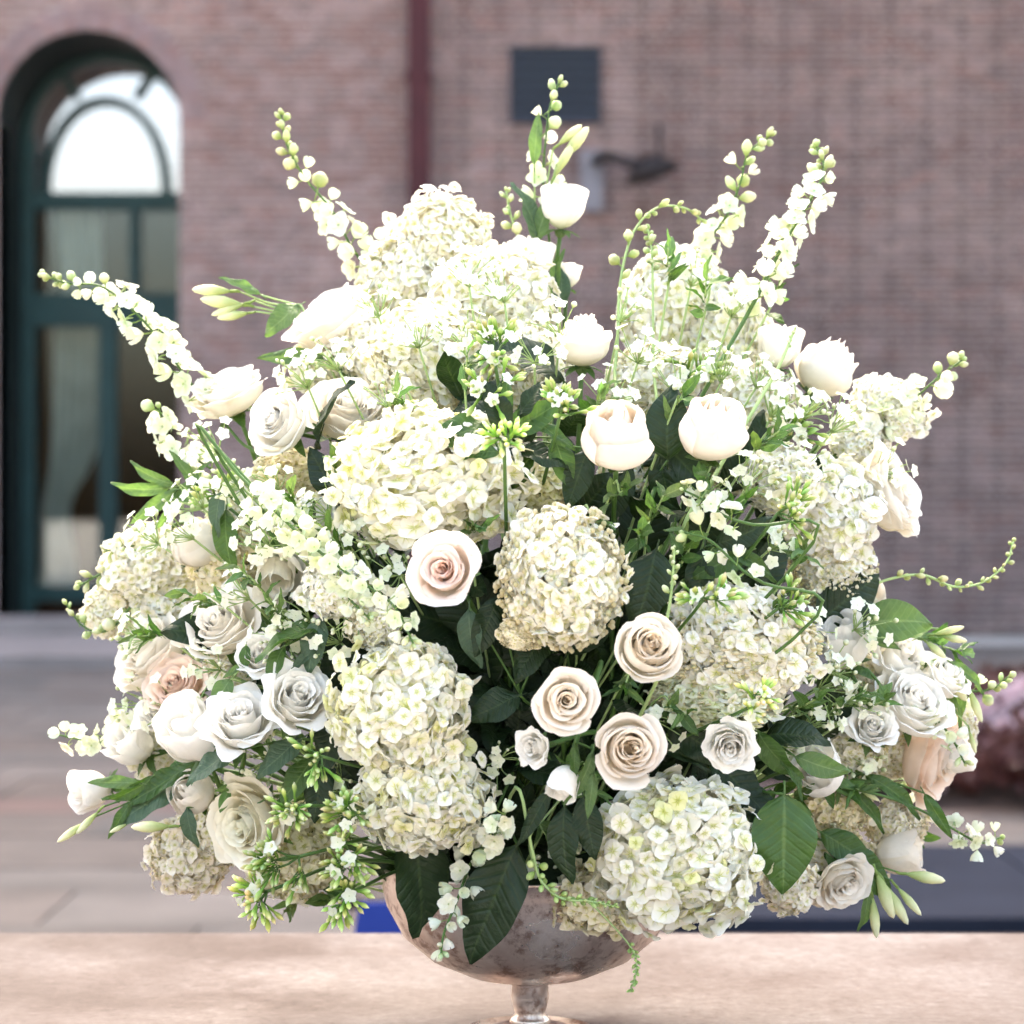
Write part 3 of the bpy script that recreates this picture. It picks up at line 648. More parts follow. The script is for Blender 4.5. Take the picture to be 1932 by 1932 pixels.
def spike(pts, label, y=.02, y1=None, size=17, open_at=.4, dens=1.0, bare=.85, name='delphinium_spike', mix=.35, tipc=(1, 1, .92), bud_s=.55, stem_r=.0014, curl=0, group='delphinium spikes in the bowl', cat='delphinium', budk=None):
    N0 = len(pts); P = []
    for i, q_ in enumerate(pts):
        k = i / (N0 - 1); yy = y if y1 is None else y + (y1 - y) * k
        P.append(at(q_[0], q_[1], yy))
    S = smooth_path(P, 10); root = thing(name, base_pt(), label, cat, group)
    b = Vector(root.location); d_end = (S[-1] - S[-2]).normalized(); full = S + smooth_path([S[-1], S[-1] + d_end * .05, b.lerp(S[-1], .4), b], 5)[1:]
    q = MB(); q.tube(full, stem_r * .6, stem_r * 1.15, 6); link('stem', q.mesh('stem', M_STEMP if open_at > .9 else M_STEM), root, Matrix.Translation(-b))
    # arc length
    Ls = [0]
    for a, c in zip(S, S[1:]): Ls.append(Ls[-1] + (c - a).length)
    tot = Ls[-1]; m = pxm(y); s = 0.0; a = rnd(0, 6); i = 0
    while s < tot * bare:
        k = s / tot
        j = next((n_ for n_ in range(len(Ls) - 1) if Ls[n_ + 1] >= s), len(Ls) - 2)
        f = (s - Ls[j]) / max(1e-9, Ls[j + 1] - Ls[j]); p = S[j].lerp(S[j + 1], f); tan = (S[j] - S[j + 1]).normalized()
        side = tan.orthogonal().normalized(); side = Quaternion(tan, a) @ side
        kk = min(1, k / max(.01, open_at))
        if k < open_at:
            sz = size * bud_s * 1.02 * (.5 + .75 * kk) * rnd(.8, 1.2) * rnd(.85, 1.15) * m; d = (side * (.75 + .3 * kk) + tan * (1.0 - .5 * kk)).normalized()
            if i == 0: d = tan
            off = 1.35 * sz if i else .6 * sz
            trans_ = k > open_at * .55 and open_at < .9 and random.random() < .6
            link('bud', random.choice(BELL if trans_ else (budk or BUD)), root, rel(root, frame(p + d * off, d, sz, rnd(0, 6))), tuple(c * rnd(.93, 1.05) for c in (tipc[0] * (.8 + .2 * kk), tipc[1] * (.86 + .14 * kk), tipc[2] * (.75 + .25 * kk))))
            s += sz * 1.0 / dens
        else:
            sz = size * 1.02 * (.75 + .3 * (k - open_at)) * rnd(.85, 1.15) * m; d = (side * 1.0 + tan * .35 + Vector((0, -.35, 0))).normalized()
            pool = BELL if random.random() < mix else DEL
            link('floret', random.choice(pool), root, rel(root, frame(p + d * sz * 1.05, d, sz, rnd(0, 6))), tuple(c * rnd(.94, 1.02) for c in random.choice(((1, 1, .97), (1, 1, .96), (.93, .97, .80), (.96, .98, .88)))))
            s += sz * .62 / dens
        a += 2.4 + rnd(-.35, .35); i += 1
    return root

def put_leaf(root, cx, cy, Lp, ang, tone, shp, y, toward=.15, roll=0.0, color=None, flip=False):
    """leaf centred on a picture point, tip pointing along ang (0 right, 90 up); its face turned to the viewer by roll"""
    m = pxm(y); L = Lp * m; a = R_(ang)
    d = Vector((math.cos(a), -toward, math.sin(a))).normalized(); p = at(cx, cy, y) - d * L * .5
    nrm = Vector((0, -1, .55)); nrm = (nrm - d * nrm.dot(d)).normalized(); nrm = Quaternion(d, R_(roll)) @ nrm
    x = d.cross(nrm); M = Matrix(((x.x, d.x, nrm.x, 0), (x.y, d.y, nrm.y, 0), (x.z, d.z, nrm.z, 0), (0, 0, 0, 1)))
    M = Matrix.Translation(p) @ M @ Matrix.Scale(L, 4)
    j = rnd(.9, 1.1); c = color or (1, 1, 1)
    link('leaf', random.choice(LEAF[tone][shp]), root, rel(root, M), tuple(q_ * j for q_ in c)); return p
def sprig(label, leaves, y=None, buds=(), name='leaf_sprig', cat='foliage', group='leafy sprigs in the bowl', stemmat=None, tail=True):
    """leaves: (cx, cy, length, angle, tone, shape[, toward, roll]); buds: (cx, cy, length, angle)"""
    root = thing(name, base_pt(), label, cat, group); b = Vector(root.location); q = MB(); first = None
    for lf in leaves:
        cx, cy, Lp, an, tone, shp = lf[:6]; tw = lf[6] if len(lf) > 6 else .15; ro = lf[7] if len(lf) > 7 else rnd(-25, 25)
        yy = (dome_y(cx, cy) - .015) if y is None else y
        p = put_leaf(root, cx, cy, Lp, an, tone, shp, yy, tw, ro)
        if first is None: first = p
        else: q.tube(smooth_path([p, p.lerp(first, .5) + Vector((0, .012, 0)), first + Vector((0, .015, 0))], 4), .0009, .0011, 5)
    for (cx, cy, Lp, an) in buds:
        yy = (dome_y(cx, cy) - .01) if y is None else y; m = pxm(yy); a = R_(an); d = Vector((math.cos(a), -.1, math.sin(a))).normalized(); p = at(cx, cy, yy)
        link('bud', random.choice(LBUD), root, rel(root, frame(p, d, Lp * .5 * m, rnd(0, 6))), (1, .98, .85))
        e = p - d * Lp * .7 * m
        if first is None: first = e
        q.tube(smooth_path([e, e.lerp(first, .5) + Vector((0, .01, -.004)), first], 4), .0008, .0011, 5)
    q.tube(smooth_path([first, first.lerp(b, .35) + Vector((0, .05, .03)), b], 6), .0012, .0020, 6)
    link('stem', q.mesh('stem', stemmat or M_STEM), root, Matrix.Translation(-b)); return root
def phlox(px, py, r, label, n=30, white=3, y=None, spec=None, tint=(1, 1, 1)):
    y = (dome_y(px, py) - .02) if y is None else y - .05; p = at(px, py, y); m = pxm(y); rr = r * m
    d0 = facing(spec, p); root = thing('phlox_cluster', base_pt(), label, 'phlox', 'green phlox bud clusters in the bowl'); b = Vector(root.location); q = MB()
    core = p - d0 * rr * .9; hubs = []
    for k in range(5):
        dd = (d0 + rdir() * .8).normalized(); h = core + dd * rr * rnd(.5, .8); hubs.append((h, dd)); q.tube([core, core.lerp(h, .5) + rdir() * rr * .05, h], .0011, .0009, 5)
    for i in range(n):
        h, dd = hubs[i % 5]; d = (dd + rdir() * .95).normalized(); st = h + rdir() * rr * .1; ln = 37 * m * rnd(.75, 1.25)
        e = st + d * rr * rnd(.05, .35); q.tube([st, e], .0006, n=4)
        link('bud', PBUD[0], root, rel(root, frame(e, d, ln, rnd(0, 6))), tuple(c * rnd(.85, 1.15) for c in tint))
    for i in range(white):
        h, dd = hubs[i % 5]; d = (dd + rdir() * .6 + Vector((0, -.4, 0))).normalized()
        link('floret', random.choice(POPEN), root, rel(root, frame(h + d * rr * .55, d, 17 * m * rnd(.85, 1.15), rnd(0, 6))))
    q.tube(smooth_path([core, core.lerp(b, .4) + Vector((0, .04, .02)), b], 6), .0014, .002, 6)
    link('stem', q.mesh('stem', M_STEM), root, Matrix.Translation(-b)); return root
# ---- hydrangea heads
W1 = ((1, 1, 1), (1, .99, .94), (1, .99, .93), (.97, .97, .80)); YEL = ((1, .985, .93), (1, .985, .90), (1, .98, .85), (.98, .97, .70))
CREAM = ((1, .985, .94), (1, .975, .91), (1, .995, .97), (.99, .95, .85)); BLUSH = ((1, .96, .90), (1, .93, .85), (.99, .89, .77))
hydrangea(815, 905, 185, 130, 'broad white hydrangea head above the pink-centred rose', n=150, tints=YEL[:3], hearts=True)
hydrangea(755, 1335, 135, 130, 'upper lobe of the large yellowish-white hydrangea left of centre', n=125, tints=YEL[:3], y=-.215, hearts=True)
hydrangea(800, 1490, 130, 118, 'hydrangea head just above the two big leaves on the bowl', n=120, tints=YEL[:3], y=-.20, hearts=True)
hydrangea(1275, 1605, 160, 142, 'large creamy hydrangea head drooping over the right of the bowl', n=150, tints=YEL[:3] + CREAM[:2], y=-.17, hearts=True)
hydrangea(835, 455, 95, 88, 'topmost cream hydrangea panicle, against the brick wall', n=90, tints=CREAM, floret=14, y=.10)
hydrangea(760, 545, 85, 90, 'cream hydrangea panicle beside the upper left ruffled rose', n=80, tints=CREAM, floret=15, y=.08)
hydrangea(930, 575, 120, 110, 'wide cream hydrangea head left of the top white lisianthus stem', n=110, tints=CREAM, floret=15, y=.02)
hydrangea(800, 680, 120, 105, 'cream hydrangea head left of the green bud cluster near the top', n=110, tints=CREAM, floret=15, y=-.04)
hydrangea(980, 690, 85, 80, 'small cream hydrangea head between green buds and the side-on blush rose', n=75, tints=CREAM, floret=14, tan=.3, y=-.03)
hydrangea(1270, 590, 105, 120, 'sunlit white hydrangea head behind the upright delphinium stems', n=110, tints=W1, floret=17, y=.08)
hydrangea(1370, 640, 80, 100, 'white hydrangea head left of the two small cup-shaped flowers', n=80, tints=W1, floret=16, y=.06)
hydrangea(1420, 770, 75, 80, 'cream hydrangea head between the blush rose and the right-hand green buds', n=65, tints=CREAM, floret=15, y=.0)
hydrangea(1555, 960, 105, 90, 'white hydrangea head beside the big rose on the right rim', n=95, tints=W1, floret=21, y=-.05)
hydrangea(1570, 1075, 80, 75, 'tan-hearted hydrangea head under the white one at right', n=65, tints=CREAM, floret=16, tan=.8, y=-.04)
hydrangea(1390, 1220, 160, 95, 'wide lacy cream hydrangea panicle right of the cream roses', n=150, tints=CREAM[:3], floret=14, tan=.25)
hydrangea(1340, 1320, 120, 55, 'greenish lower tier of lacy hydrangea beside the lowest cream rose', n=85, tints=((.95, .98, .82), (1, 1, .92), (.9, .96, .7)), floret=12, tan=.3)
hydrangea(1060, 1090, 118, 128, 'round hydrangea head with a tan centre right of the pink-centred rose', n=135, tints=((1, .98, .92), (1, .96, .88)), floret=15, tan=.93, y=-.235)
hydrangea(985, 1195, 45, 30, 'tiny cluster of cream hydrangea buds hanging below the tan-centred head', n=30, tints=((1, .94, .78),), floret=9, tan=.8, y=-.235)
hydrangea(290, 1075, 100, 80, 'cream hydrangea head at the far left above the curled bud sprig', n=90, tints=CREAM, floret=15, y=.03)
hydrangea(440, 1050, 75, 95, 'yellow-cream hydrangea head behind the hanging left leaf', n=75, tints=((1, .93, .74), (1, .95, .82)), floret=15, tan=.3, y=-.03)
hydrangea(555, 905, 80, 55, 'small tan hydrangea head under the upper left white roses', n=55, tints=((.95, .88, .66), (1, .95, .85)), floret=13, tan=.8, y=-.03)
hydrangea(360, 1610, 80, 68, 'blush hydrangea panicle at the lower left edge', n=80, tints=BLUSH, floret=15, tan=.5, y=-.02)
hydrangea(1560, 1630, 95, 70, 'tan-blush hydrangea panicle at the lower right edge', n=85, tints=BLUSH, floret=14, tan=.5, y=-.02)
hydrangea(1570, 1520, 70, 65, 'buff hydrangea panicle under the drooping white lisianthus at right', n=60, tints=((.95, .86, .66), (1, .95, .82)), floret=13, tan=.8, y=-.03)
hydrangea(1680, 1390, 90, 75, 'loose cream hydrangea panicle left of the ruffled blush rose', n=75, tints=CREAM, floret=15, tan=.5, y=.02)
hydrangea(635, 1110, 60, 58, 'small white stock-like cluster left of the pink-centred rose', n=55, tints=W1[:2], floret=15, y=-.18)
hydrangea(705, 1180, 55, 45, 'small cream cluster above the large left hydrangea', n=40, tints=CREAM[:2], floret=13, y=-.18, tan=.3)
hydrangea(1140, 1690, 95, 65, 'tan hydrangea tier lying against the bowl rim', n=75, tints=((1, .93, .76), (.96, .88, .68)), floret=13, tan=.7, y=-.14)
hydrangea(560, 1600, 95, 100, 'cream hydrangea head hidden among the lower left green buds', n=60, tints=((.96, .95, .76), (1, .98, .9)), floret=15, tan=.4, y=-.05)
hydrangea(1700, 790, 55, 40, 'white stock cluster at the base of the far right spike', n=40, tints=W1[:2], floret=14, y=.05)
hydrangea(1620, 835, 55, 45, 'white stock cluster just above the big right-hand rose', n=40, tints=W1[:2], floret=14, y=.04)

hydrangea(1230, 720, 85, 70, 'cream hydrangea head behind the left blush bud', n=60, tints=CREAM, floret=15, y=-.02, tan=.2)
hydrangea(1180, 900, 50, 45, 'tan cream hydrangea cluster under the left blush bud', n=35, tints=CREAM[1:], floret=13, y=-.1, tan=.6)
hydrangea(1400, 870, 75, 60, 'cream hydrangea head under the right blush bud', n=55, tints=CREAM, floret=15, y=-.06, tan=.3)
hydrangea(1470, 905, 80, 60, 'white hydrangea head left of the spiky green buds at right', n=60, tints=W1, floret=17, y=-.10)
hydrangea(690, 660, 70, 60, 'cream hydrangea tuft right of the ruffled upper left rose', n=50, tints=CREAM, floret=15, y=.02)
hydrangea(600, 700, 60, 45, 'white tuft behind the upper left rose trio', n=40, tints=W1, floret=15, y=.06)
hydrangea(470, 960, 80, 60, 'cream tuft crossed by the left delphinium stems', n=50, tints=CREAM, floret=14, y=-.02, tan=.4)
hydrangea(590, 1000, 75, 60, 'white tuft under the broad white hydrangea at left', n=50, tints=W1, floret=15, y=-.1)
hydrangea(330, 1150, 75, 60, 'cream tuft left of the white rose above the peach one', n=50, tints=CREAM, floret=14, y=.02)
hydrangea(450, 1270, 60, 45, 'cream tuft behind the small bright green leaves', n=35, tints=CREAM, floret=13, y=-.06)
hydrangea(300, 1400, 70, 70, 'cream tuft behind the lower left lisianthus trio', n=45, tints=CREAM, floret=14, y=.02)
hydrangea(1000, 930, 80, 60, 'yellow-green hydrangea tuft right of the broad white head', n=50, tints=((.95, .93, .66), (1, .97, .86)), floret=15, y=-.13, tan=.5)
hydrangea(1620, 1300, 75, 60, 'cream tuft between lacy hydrangea and ruffled right rose', n=50, tints=CREAM, floret=14, y=.0, tan=.3)
hydrangea(1490, 1670, 60, 50, 'blush tuft right of the drooping hydrangea, under the big leaf', n=40, tints=BLUSH, floret=13, y=-.08)
hydrangea(1660, 760, 60, 50, 'white tuft right of the right-hand bud', n=40, tints=W1, floret=15, y=.06)

hydrangea(1600, 1410, 75, 60, 'tan tuft between the drooping right lisianthus and blush rose', n=50, tints=CREAM, floret=14, y=-.03, tan=.7)
hydrangea(1790, 1370, 50, 60, 'cream tuft on the outer side of the ruffled right-hand rose', n=40, tints=CREAM, floret=13, y=.04, tan=.3)
hydrangea(1690, 1560, 60, 45, 'buff tuft above the lower right cupped flower', n=40, tints=BLUSH, floret=13, y=.0, tan=.5)
hydrangea(210, 1150, 50, 55, 'small cream tuft inside the curled left bud sprig', n=35, tints=CREAM, floret=12, y=.05)
hydrangea(420, 1570, 55, 60, 'cream tuft left of the pale cupped rose', n=40, tints=CREAM, floret=13, y=-.03)

# ---- roses
CB = (1, .92, .79)
rose('open', 840, 1077, 84, (-.12, .18, 1), 'white rose with a pink centre', (1, .82, .72), (1, .965, .94), y=-.27)
rose('tight', 1222, 1222, 76, (.12, .3, 1), 'cream rose bud beside the lacy hydrangea', CB, CRM, y=-.265)
rose('open', 1067, 1322, 74, (.02, .1, 1), 'left one of the two front cream roses above the bowl', CB, BLS, y=-.275)
rose('tight', 1187, 1412, 74, (.1, .1, 1), 'lowest cream rose, touching the drooping right hydrangea', CB, BLS, y=-.27)
rose('egg', 1165, 822, 64, (.0, .75, .7), 'blush rose bud left of the dark upright leaf', BLS, BLS, y=-.2)
rose('egg', 1345, 812, 64, (.12, .8, .65), 'blush rose bud right of the dark upright leaf', BLS, BLS, y=-.17)
rose('tight', 1100, 648, 68, (.05, 1, .25), 'side-on blush rose above the dark central leaves', BLS, CRM, y=-.1)
rose('egg', 1558, 700, 54, (.45, .8, .2), 'white rose bud leaning right, highest on the right side', WHT, CRM, y=.04)
rose('full', 1672, 930, 76, (.85, .35, .45), 'big white rose on the right rim against bricks', WHT, CRM, y=.0)
rose('full', 432, 745, 60, (-.35, .85, .4), 'white rose touching the left delphinium stem', WHT, CRM, y=.02)
rose('open', 528, 800, 78, (-.6, .3, .75), 'large white rose of the upper left trio, facing left', WHT, WHT, y=-.06)
rose('full', 655, 780, 66, (.1, .7, .6), 'white rose of the upper left trio nearest the hydrangeas', WHT, CRM, y=-.04)
rose('full', 630, 605, 76, (-.55, .8, .3), 'ruffled white rose beside the upper left pale leaves', WHT, CRM, y=.06)
rose('full', 418, 1183, 66, (-.3, .55, .7), 'white rose above the peach rose on the left', WHT, CRM, y=-.08)
rose('cup', 525, 1080, 58, (.1, -.35, .8), 'white cupped rose left of the small stock-like cluster', WHT, WHT, y=-.11)
rose('egg', 372, 1030, 46, (-.2, .9, .5), 'smooth white bud under the hanging left leaf', WHT, WHT, y=-.03)
rose('full', 335, 1295, 52, (-.2, .5, .7), 'peach rose tucked between white flowers on the left', (1, .86, .78), (1, .88, .80), y=-.04)
rose('full', 285, 1235, 66, (-.6, .55, .5), 'shaggy white rose at the left rim above the peach one', WHT, CRM, y=.0)
rose('full', 1720, 1330, 62, (.35, .65, .7), 'ruffled white rose at the right rim', WHT, WHT, y=-.03)
rose('full', 1755, 1425, 74, (.8, -.25, .5), 'blush rose drooping under the ruffled right-hand rose', BLS, (1, .88, .80), y=.02)
rose('egg', 1612, 1115, 52, (.5, .2, .7), 'cream bud behind the far right bud sprig', CRM, CRM, y=.0)
rose('full', 475, 1555, 72, (-.55, -.1, .75), 'pale greenish cupped rose left of the lower green buds', (.97, .97, .84), (.97, .95, .84), y=-.1)
rose('egg', 365, 1498, 42, (-.3, .35, .8), 'small round white bud between lower left leaves', WHT, CRM, y=-.06)
rose('full', 1590, 1660, 46, (.3, -.4, .8), 'white flower half buried at the lower right edge', CRM, CRM, y=-.06)
rose('cup', 1690, 1612, 50, (.9, .2, .3), 'cream cupped flower above the lower right buds', CRM, BLS, y=.0)

LS = dict(name='lisianthus', cat='lisianthus')
rose('cup', 1062, 390, 46, (.1, 1, .15), 'single white lisianthus cup beside the tallest stem', y=.1, **LS)
rose('cup', 1000, 492, 46, (.1, 1, .25), 'white lisianthus cup at the foot of the tallest stem', y=.09, **LS)
rose('cup', 1072, 520, 26, (.1, 1, .0), 'slim white lisianthus bud right of the tallest stem', y=.12, **LS)
rose('cup', 1472, 655, 44, (.05, 1, .15), 'small white lisianthus cup showing its green base', y=.03, **LS)
rose('lisi', 560, 1320, 66, (.3, .5, .8), 'open ruffled white lisianthus left of the large hydrangea', y=-.17, **LS)
rose('lisi', 455, 1365, 70, (.0, .7, .75), 'middle one of three white lisianthus at lower left', y=-.14, **LS)
rose('cup', 360, 1385, 66, (-.3, .65, .55), 'side-on white lisianthus, leftmost of the lower trio', y=-.1, **LS)
rose('cup', 250, 1405, 48, (-.5, .5, .55), 'pale lisianthus at the left rim behind the lower trio', y=.0, **LS)
rose('cup', 172, 1490, 42, (-.75, -.1, .4), 'far left white lisianthus behind the long leaves', y=.02, **LS)
rose('lisi', 1692, 1245, 62, (.4, .6, .6), 'white lisianthus under the bright green right-hand leaves', y=.0, **LS)
rose('cup', 1592, 1215, 58, (-.25, .75, .5), 'white bell-shaped lisianthus right of the lacy hydrangea', y=-.05, **LS)
rose('cup', 1545, 1455, 58, (-.35, .4, .75), 'white lisianthus behind the two crossing leaves at right', y=-.1, **LS)
rose('lisi', 1378, 1405, 48, (-.1, -.2, .9), 'small ruffled white flower below the lacy hydrangea', y=-.2, **LS)
rose('cup', 1064, 1472, 36, (-.3, -.85, .55), 'drooping white lisianthus bud with green sepals under front roses', y=-.25, **LS)
rose('lisi', 1010, 1410, 36, (-.5, .0, .8), 'little white flower left of the drooping bud', y=-.24, **LS)

rose('lisi', 1780, 1280, 46, (.5, .7, .5), 'white lisianthus tucked just above the ruffled right-hand rose', y=.0, **LS)
rose('lisi', 1645, 1375, 46, (.1, .5, .8), 'white lisianthus low left of the ruffled right-hand rose', y=-.06, **LS)
rose('lisi', 300, 1345, 46, (-.4, .6, .6), 'white lisianthus below the peach rose at the left rim', y=-.03, **LS)
rose('lisi', 490, 1240, 44, (-.1, .6, .75), 'white lisianthus right of the rose over the peach one', y=-.12, **LS)
rose('cup', 1800, 1430, 38, (.8, .3, .4), 'small white lisianthus outside the drooping blush rose', y=.02, **LS)

# ---- delphinium and larkspur spikes (tip first)
spike([(82, 520), (130, 535), (190, 540), (250, 585), (300, 640), (350, 710), (400, 770), (450, 830)], 'long arching delphinium spike over the far left doorway', y=.06, y1=.02, open_at=.26, size=29, bare=.85, dens=1.3)
spike([(300, 770), (312, 815), (345, 850), (400, 885), (450, 910)], 'short delphinium spike under the arching left one', y=.04, open_at=.05, size=25, bare=.85, dens=1.2)
spike([(530, 215), (540, 270), (575, 335), (625, 395), (660, 460), (700, 520), (735, 570)], 'slender delphinium spike rising at upper left', y=.12, open_at=.45, size=27, bare=.95, dens=1.3, bud_s=.62, tipc=(1, .98, .82))
spike([(738, 440), (722, 470), (705, 505), (690, 540)], 'short white floret tip left of the topmost panicle', y=.11, open_at=.05, size=24, bare=.8, dens=.8)
spike([(1055, 155), (1038, 200), (1030, 260), (1025, 330), (1030, 400), (1040, 480)], 'tallest delphinium spike, in front of the louvred vent', y=.12, open_at=.42, size=25, bare=.75, dens=.8, bud_s=.68)
spike([(955, 360), (962, 400), (975, 440), (985, 480)], 'little bud sprig left of the tallest stem', y=.1, open_at=.95, size=22, bare=.8, dens=.8)
spike([(1455, 255), (1412, 288), (1398, 340), (1375, 400), (1335, 460), (1310, 530), (1290, 600)], 'delphinium spike with a kinked tip right of centre top', y=.10, open_at=.40, size=26, bare=.9, dens=1.3, bud_s=.62)
spike([(1540, 272), (1555, 320), (1530, 375), (1490, 440), (1455, 505), (1420, 575), (1350, 700), (1280, 830), (1250, 900)], 'rightmost upright delphinium spike on a long dark stem', y=.08, y1=-.1, open_at=.16, size=27, bare=.55, dens=1.4, stem_r=.0022)
spike([(1325, 415), (1290, 392), (1240, 392), (1200, 430), (1178, 490), (1168, 560), (1165, 640), (1160, 700)], 'hooked bud sprig arching over the sunlit hydrangea', y=.06, y1=-.02, open_at=.99, size=21, bare=.62, dens=.62, bud_s=.68, tipc=(1, .96, .80))
spike([(1222, 432), (1230, 480), (1232, 580), (1233, 690), (1240, 760)], 'straight thin bud sprig inside the hooked one', y=.03, y1=-.06, open_at=.99, size=20, bare=.30, dens=1.0, bud_s=.68)
spike([(1815, 680), (1770, 712), (1725, 752), (1680, 785), (1620, 825), (1560, 870)], 'white delphinium spike reaching far right over bricks', y=.06, open_at=.26, size=27, bare=.95, dens=1.3, bud_s=.66)
spike([(1912, 1022), (1898, 1062), (1855, 1098), (1800, 1107), (1740, 1085), (1670, 1095), (1590, 1130), (1520, 1160)], 'curving bare bud sprig at the far right', y=.03, y1=-.04, open_at=.99, size=17, bare=.62, dens=.60, bud_s=.62, tipc=(1, .95, .78))
spike([(780, 1215), (740, 1140), (660, 1085), (590, 1030), (520, 965), (450, 895)], 'white delphinium spike crossing left of the pink-centred rose', y=-.27, y1=-.15, open_at=.08, size=24, bare=.95, dens=1.2, mix=.5)
spike([(700, 1170), (660, 1130), (620, 1070), (560, 990), (490, 930)], 'greenish delphinium spike beneath the crossing white one', y=-.24, y1=-.14, open_at=.1, size=20, bare=.95, dens=1.1, mix=.6)
spike([(125, 1140), (155, 1180), (195, 1192), (232, 1165), (262, 1120), (300, 1080)], 'curled bud sprig at the far left rim', y=.04, open_at=.8, size=20, bare=.9, dens=.7, bud_s=.72)
spike([(150, 1105), (185, 1085), (230, 1060), (290, 1040)], 'short bud sprig just above the curled one', y=.04, open_at=.5, size=19, bare=.9, dens=.9, bud_s=.8)
spike([(200, 1040), (240, 1030), (290, 1035), (340, 1050)], 'white floret sprig at left under the narrow pale leaves', y=.03, open_at=.1, size=19, bare=.9, dens=1.0)
spike([(832, 1800), (838, 1760), (862, 1700), (880, 1650), (905, 1590), (935, 1530)], 'drooping larkspur spike hanging over the bowl', y=-.21, y1=-.13, open_at=.12, size=23, bare=.95, dens=.82, mix=.75)
spike([(1190, 1868), (1200, 1835), (1195, 1795), (1150, 1740), (1105, 1700), (1050, 1690), (1010, 1640), (1000, 1580), (1030, 1540)], 'thin green bud sprig trailing below the bowl', y=-.18, y1=-.15, open_at=.99, size=14, bare=.22, dens=1.25, bud_s=.62, tipc=(.7, .85, .5), stem_r=.0010)
spike([(1160, 1710), (1110, 1700), (1060, 1695), (1020, 1660), (1003, 1600)], 'knot of green buds lying on the front of the bowl', y=-.19, open_at=.99, size=15, bare=.95, dens=1.1, bud_s=.66, tipc=(.78, .9, .55))
spike([(1888, 1580), (1850, 1590), (1800, 1565), (1740, 1530), (1660, 1500), (1560, 1480)], 'delphinium tip pointing out low at the right', y=.02, y1=-.06, open_at=.05, size=22, bare=.32, dens=1.0)
spike([(1905, 1275), (1870, 1300), (1820, 1300), (1760, 1260), (1700, 1210)], 'greenish delphinium tip at the right above the burgundy shrubs', y=.03, open_at=.45, size=21, bare=.75, dens=1.1, bud_s=.75)
spike([(105, 1385), (150, 1395), (190, 1400), (225, 1370), (260, 1370), (300, 1400)], 'loose white floret sprig at the lower far left', y=.03, open_at=.02, size=22, bare=.85, dens=.8)
spike([(1820, 1440), (1800, 1400), (1770, 1360), (1730, 1330), (1680, 1310)], 'white floret sprig edging the ruffled right-hand rose', y=-.03, open_at=.1, size=20, bare=.85, dens=.9)
spike([(1272, 1035), (1270, 1080), (1265, 1130), (1258, 1170)], 'tiny bud sprig standing before the dark round leaf', y=-.24, open_at=.99, size=16, bare=.75, dens=.7, bud_s=.6)
spike([(1290, 925), (1330, 945), (1370, 975), (1420, 990)], 'white phlox-like floret sprig in the dark gap right of centre', y=-.2, open_at=.02, size=22, bare=.95, dens=.8, mix=.2)
spike([(1290, 1005), (1340, 1020), (1400, 1075), (1440, 1100)], 'sparse white floret sprig beneath it beside the dark foliage', y=-.2, open_at=.3, size=20, bare=.95, dens=.55, mix=.3, bud_s=.9)
spike([(950, 1530), (930, 1580), (905, 1600), (880, 1560)], 'white florets at the lower right corner of the large left hydrangea', y=-.25, y1=-.10, open_at=.02, size=24, bare=.7, dens=.7, mix=.3)
spike([(1500, 620), (1470, 690), (1430, 760), (1370, 860), (1330, 930)], 'bare green stem slanting past the right blush bud', y=-.06, y1=-.14, open_at=.99, size=12, bare=.12, dens=.8, stem_r=.002)

# ---- green phlox bud clusters
phlox(930, 640, 52, 'bright green bud cluster near the top centre', n=34, white=5, y=-.12)
phlox(930, 720, 40, 'green and white bud cluster above the bright oval leaf', n=20, white=6, y=-.15)
phlox(1060, 760, 42, 'green bud cluster below the side-on blush rose', n=26, white=3, y=-.16)
phlox(950, 820, 34, 'pale green bud cluster over the dark central leaves', n=26, white=0, y=-.22, tint=(1.6, 1.5, 1.5))
phlox(1492, 950, 50, 'spiky green bud cluster on the right white hydrangea', n=34, white=1, y=-.16)
phlox(1345, 1120, 45, 'green bud cluster above the lacy hydrangea', n=30, white=3, y=-.21)
phlox(1490, 1140, 40, 'small green bud cluster left of the cream right-hand bud', n=24, white=1, y=-.15)
phlox(1500, 800, 62, 'soft light green bud cluster between the right roses', n=36, white=8, y=.0)
phlox(590, 1430, 34, 'little green bud cluster left of the large hydrangea', n=22, white=0, y=-.19)
phlox(545, 1530, 46, 'star-like green bud cluster right of the pale cupped rose', n=30, white=2, y=-.18)
phlox(655, 1545, 46, 'green bud cluster under the left edge of the large hydrangea', n=30, white=2, y=-.19)
phlox(530, 1640, 70, 'largest green bud cluster at lower left', n=48, white=4, y=-.15)
phlox(640, 1630, 55, 'dark green bud cluster left of the bowl rim', n=36, white=4, y=-.17)
phlox(480, 1700, 44, 'lowest left yellowish bud cluster above the ledge', n=30, white=3, y=-.12, tint=(1.7, 1.45, 1.5))
phlox(640, 1705, 48, 'lowest green bud cluster touching the bowl', n=34, white=2, y=-.15, tint=(1.3, 1.25, 1.2))
phlox(1320, 690, 40, 'green bud cluster inside the sunlit hydrangea', n=18, white=8, y=-.02)
phlox(1440, 1330, 36, 'pale green buds on the lower lacy hydrangea', n=24, white=4, y=-.2, tint=(1.6, 1.4, 1.5))
phlox(400, 935, 36, 'feathery pale green buds beside the left narrow leaves', n=20, white=4, y=.0, tint=(1.5, 1.4, 1.6))

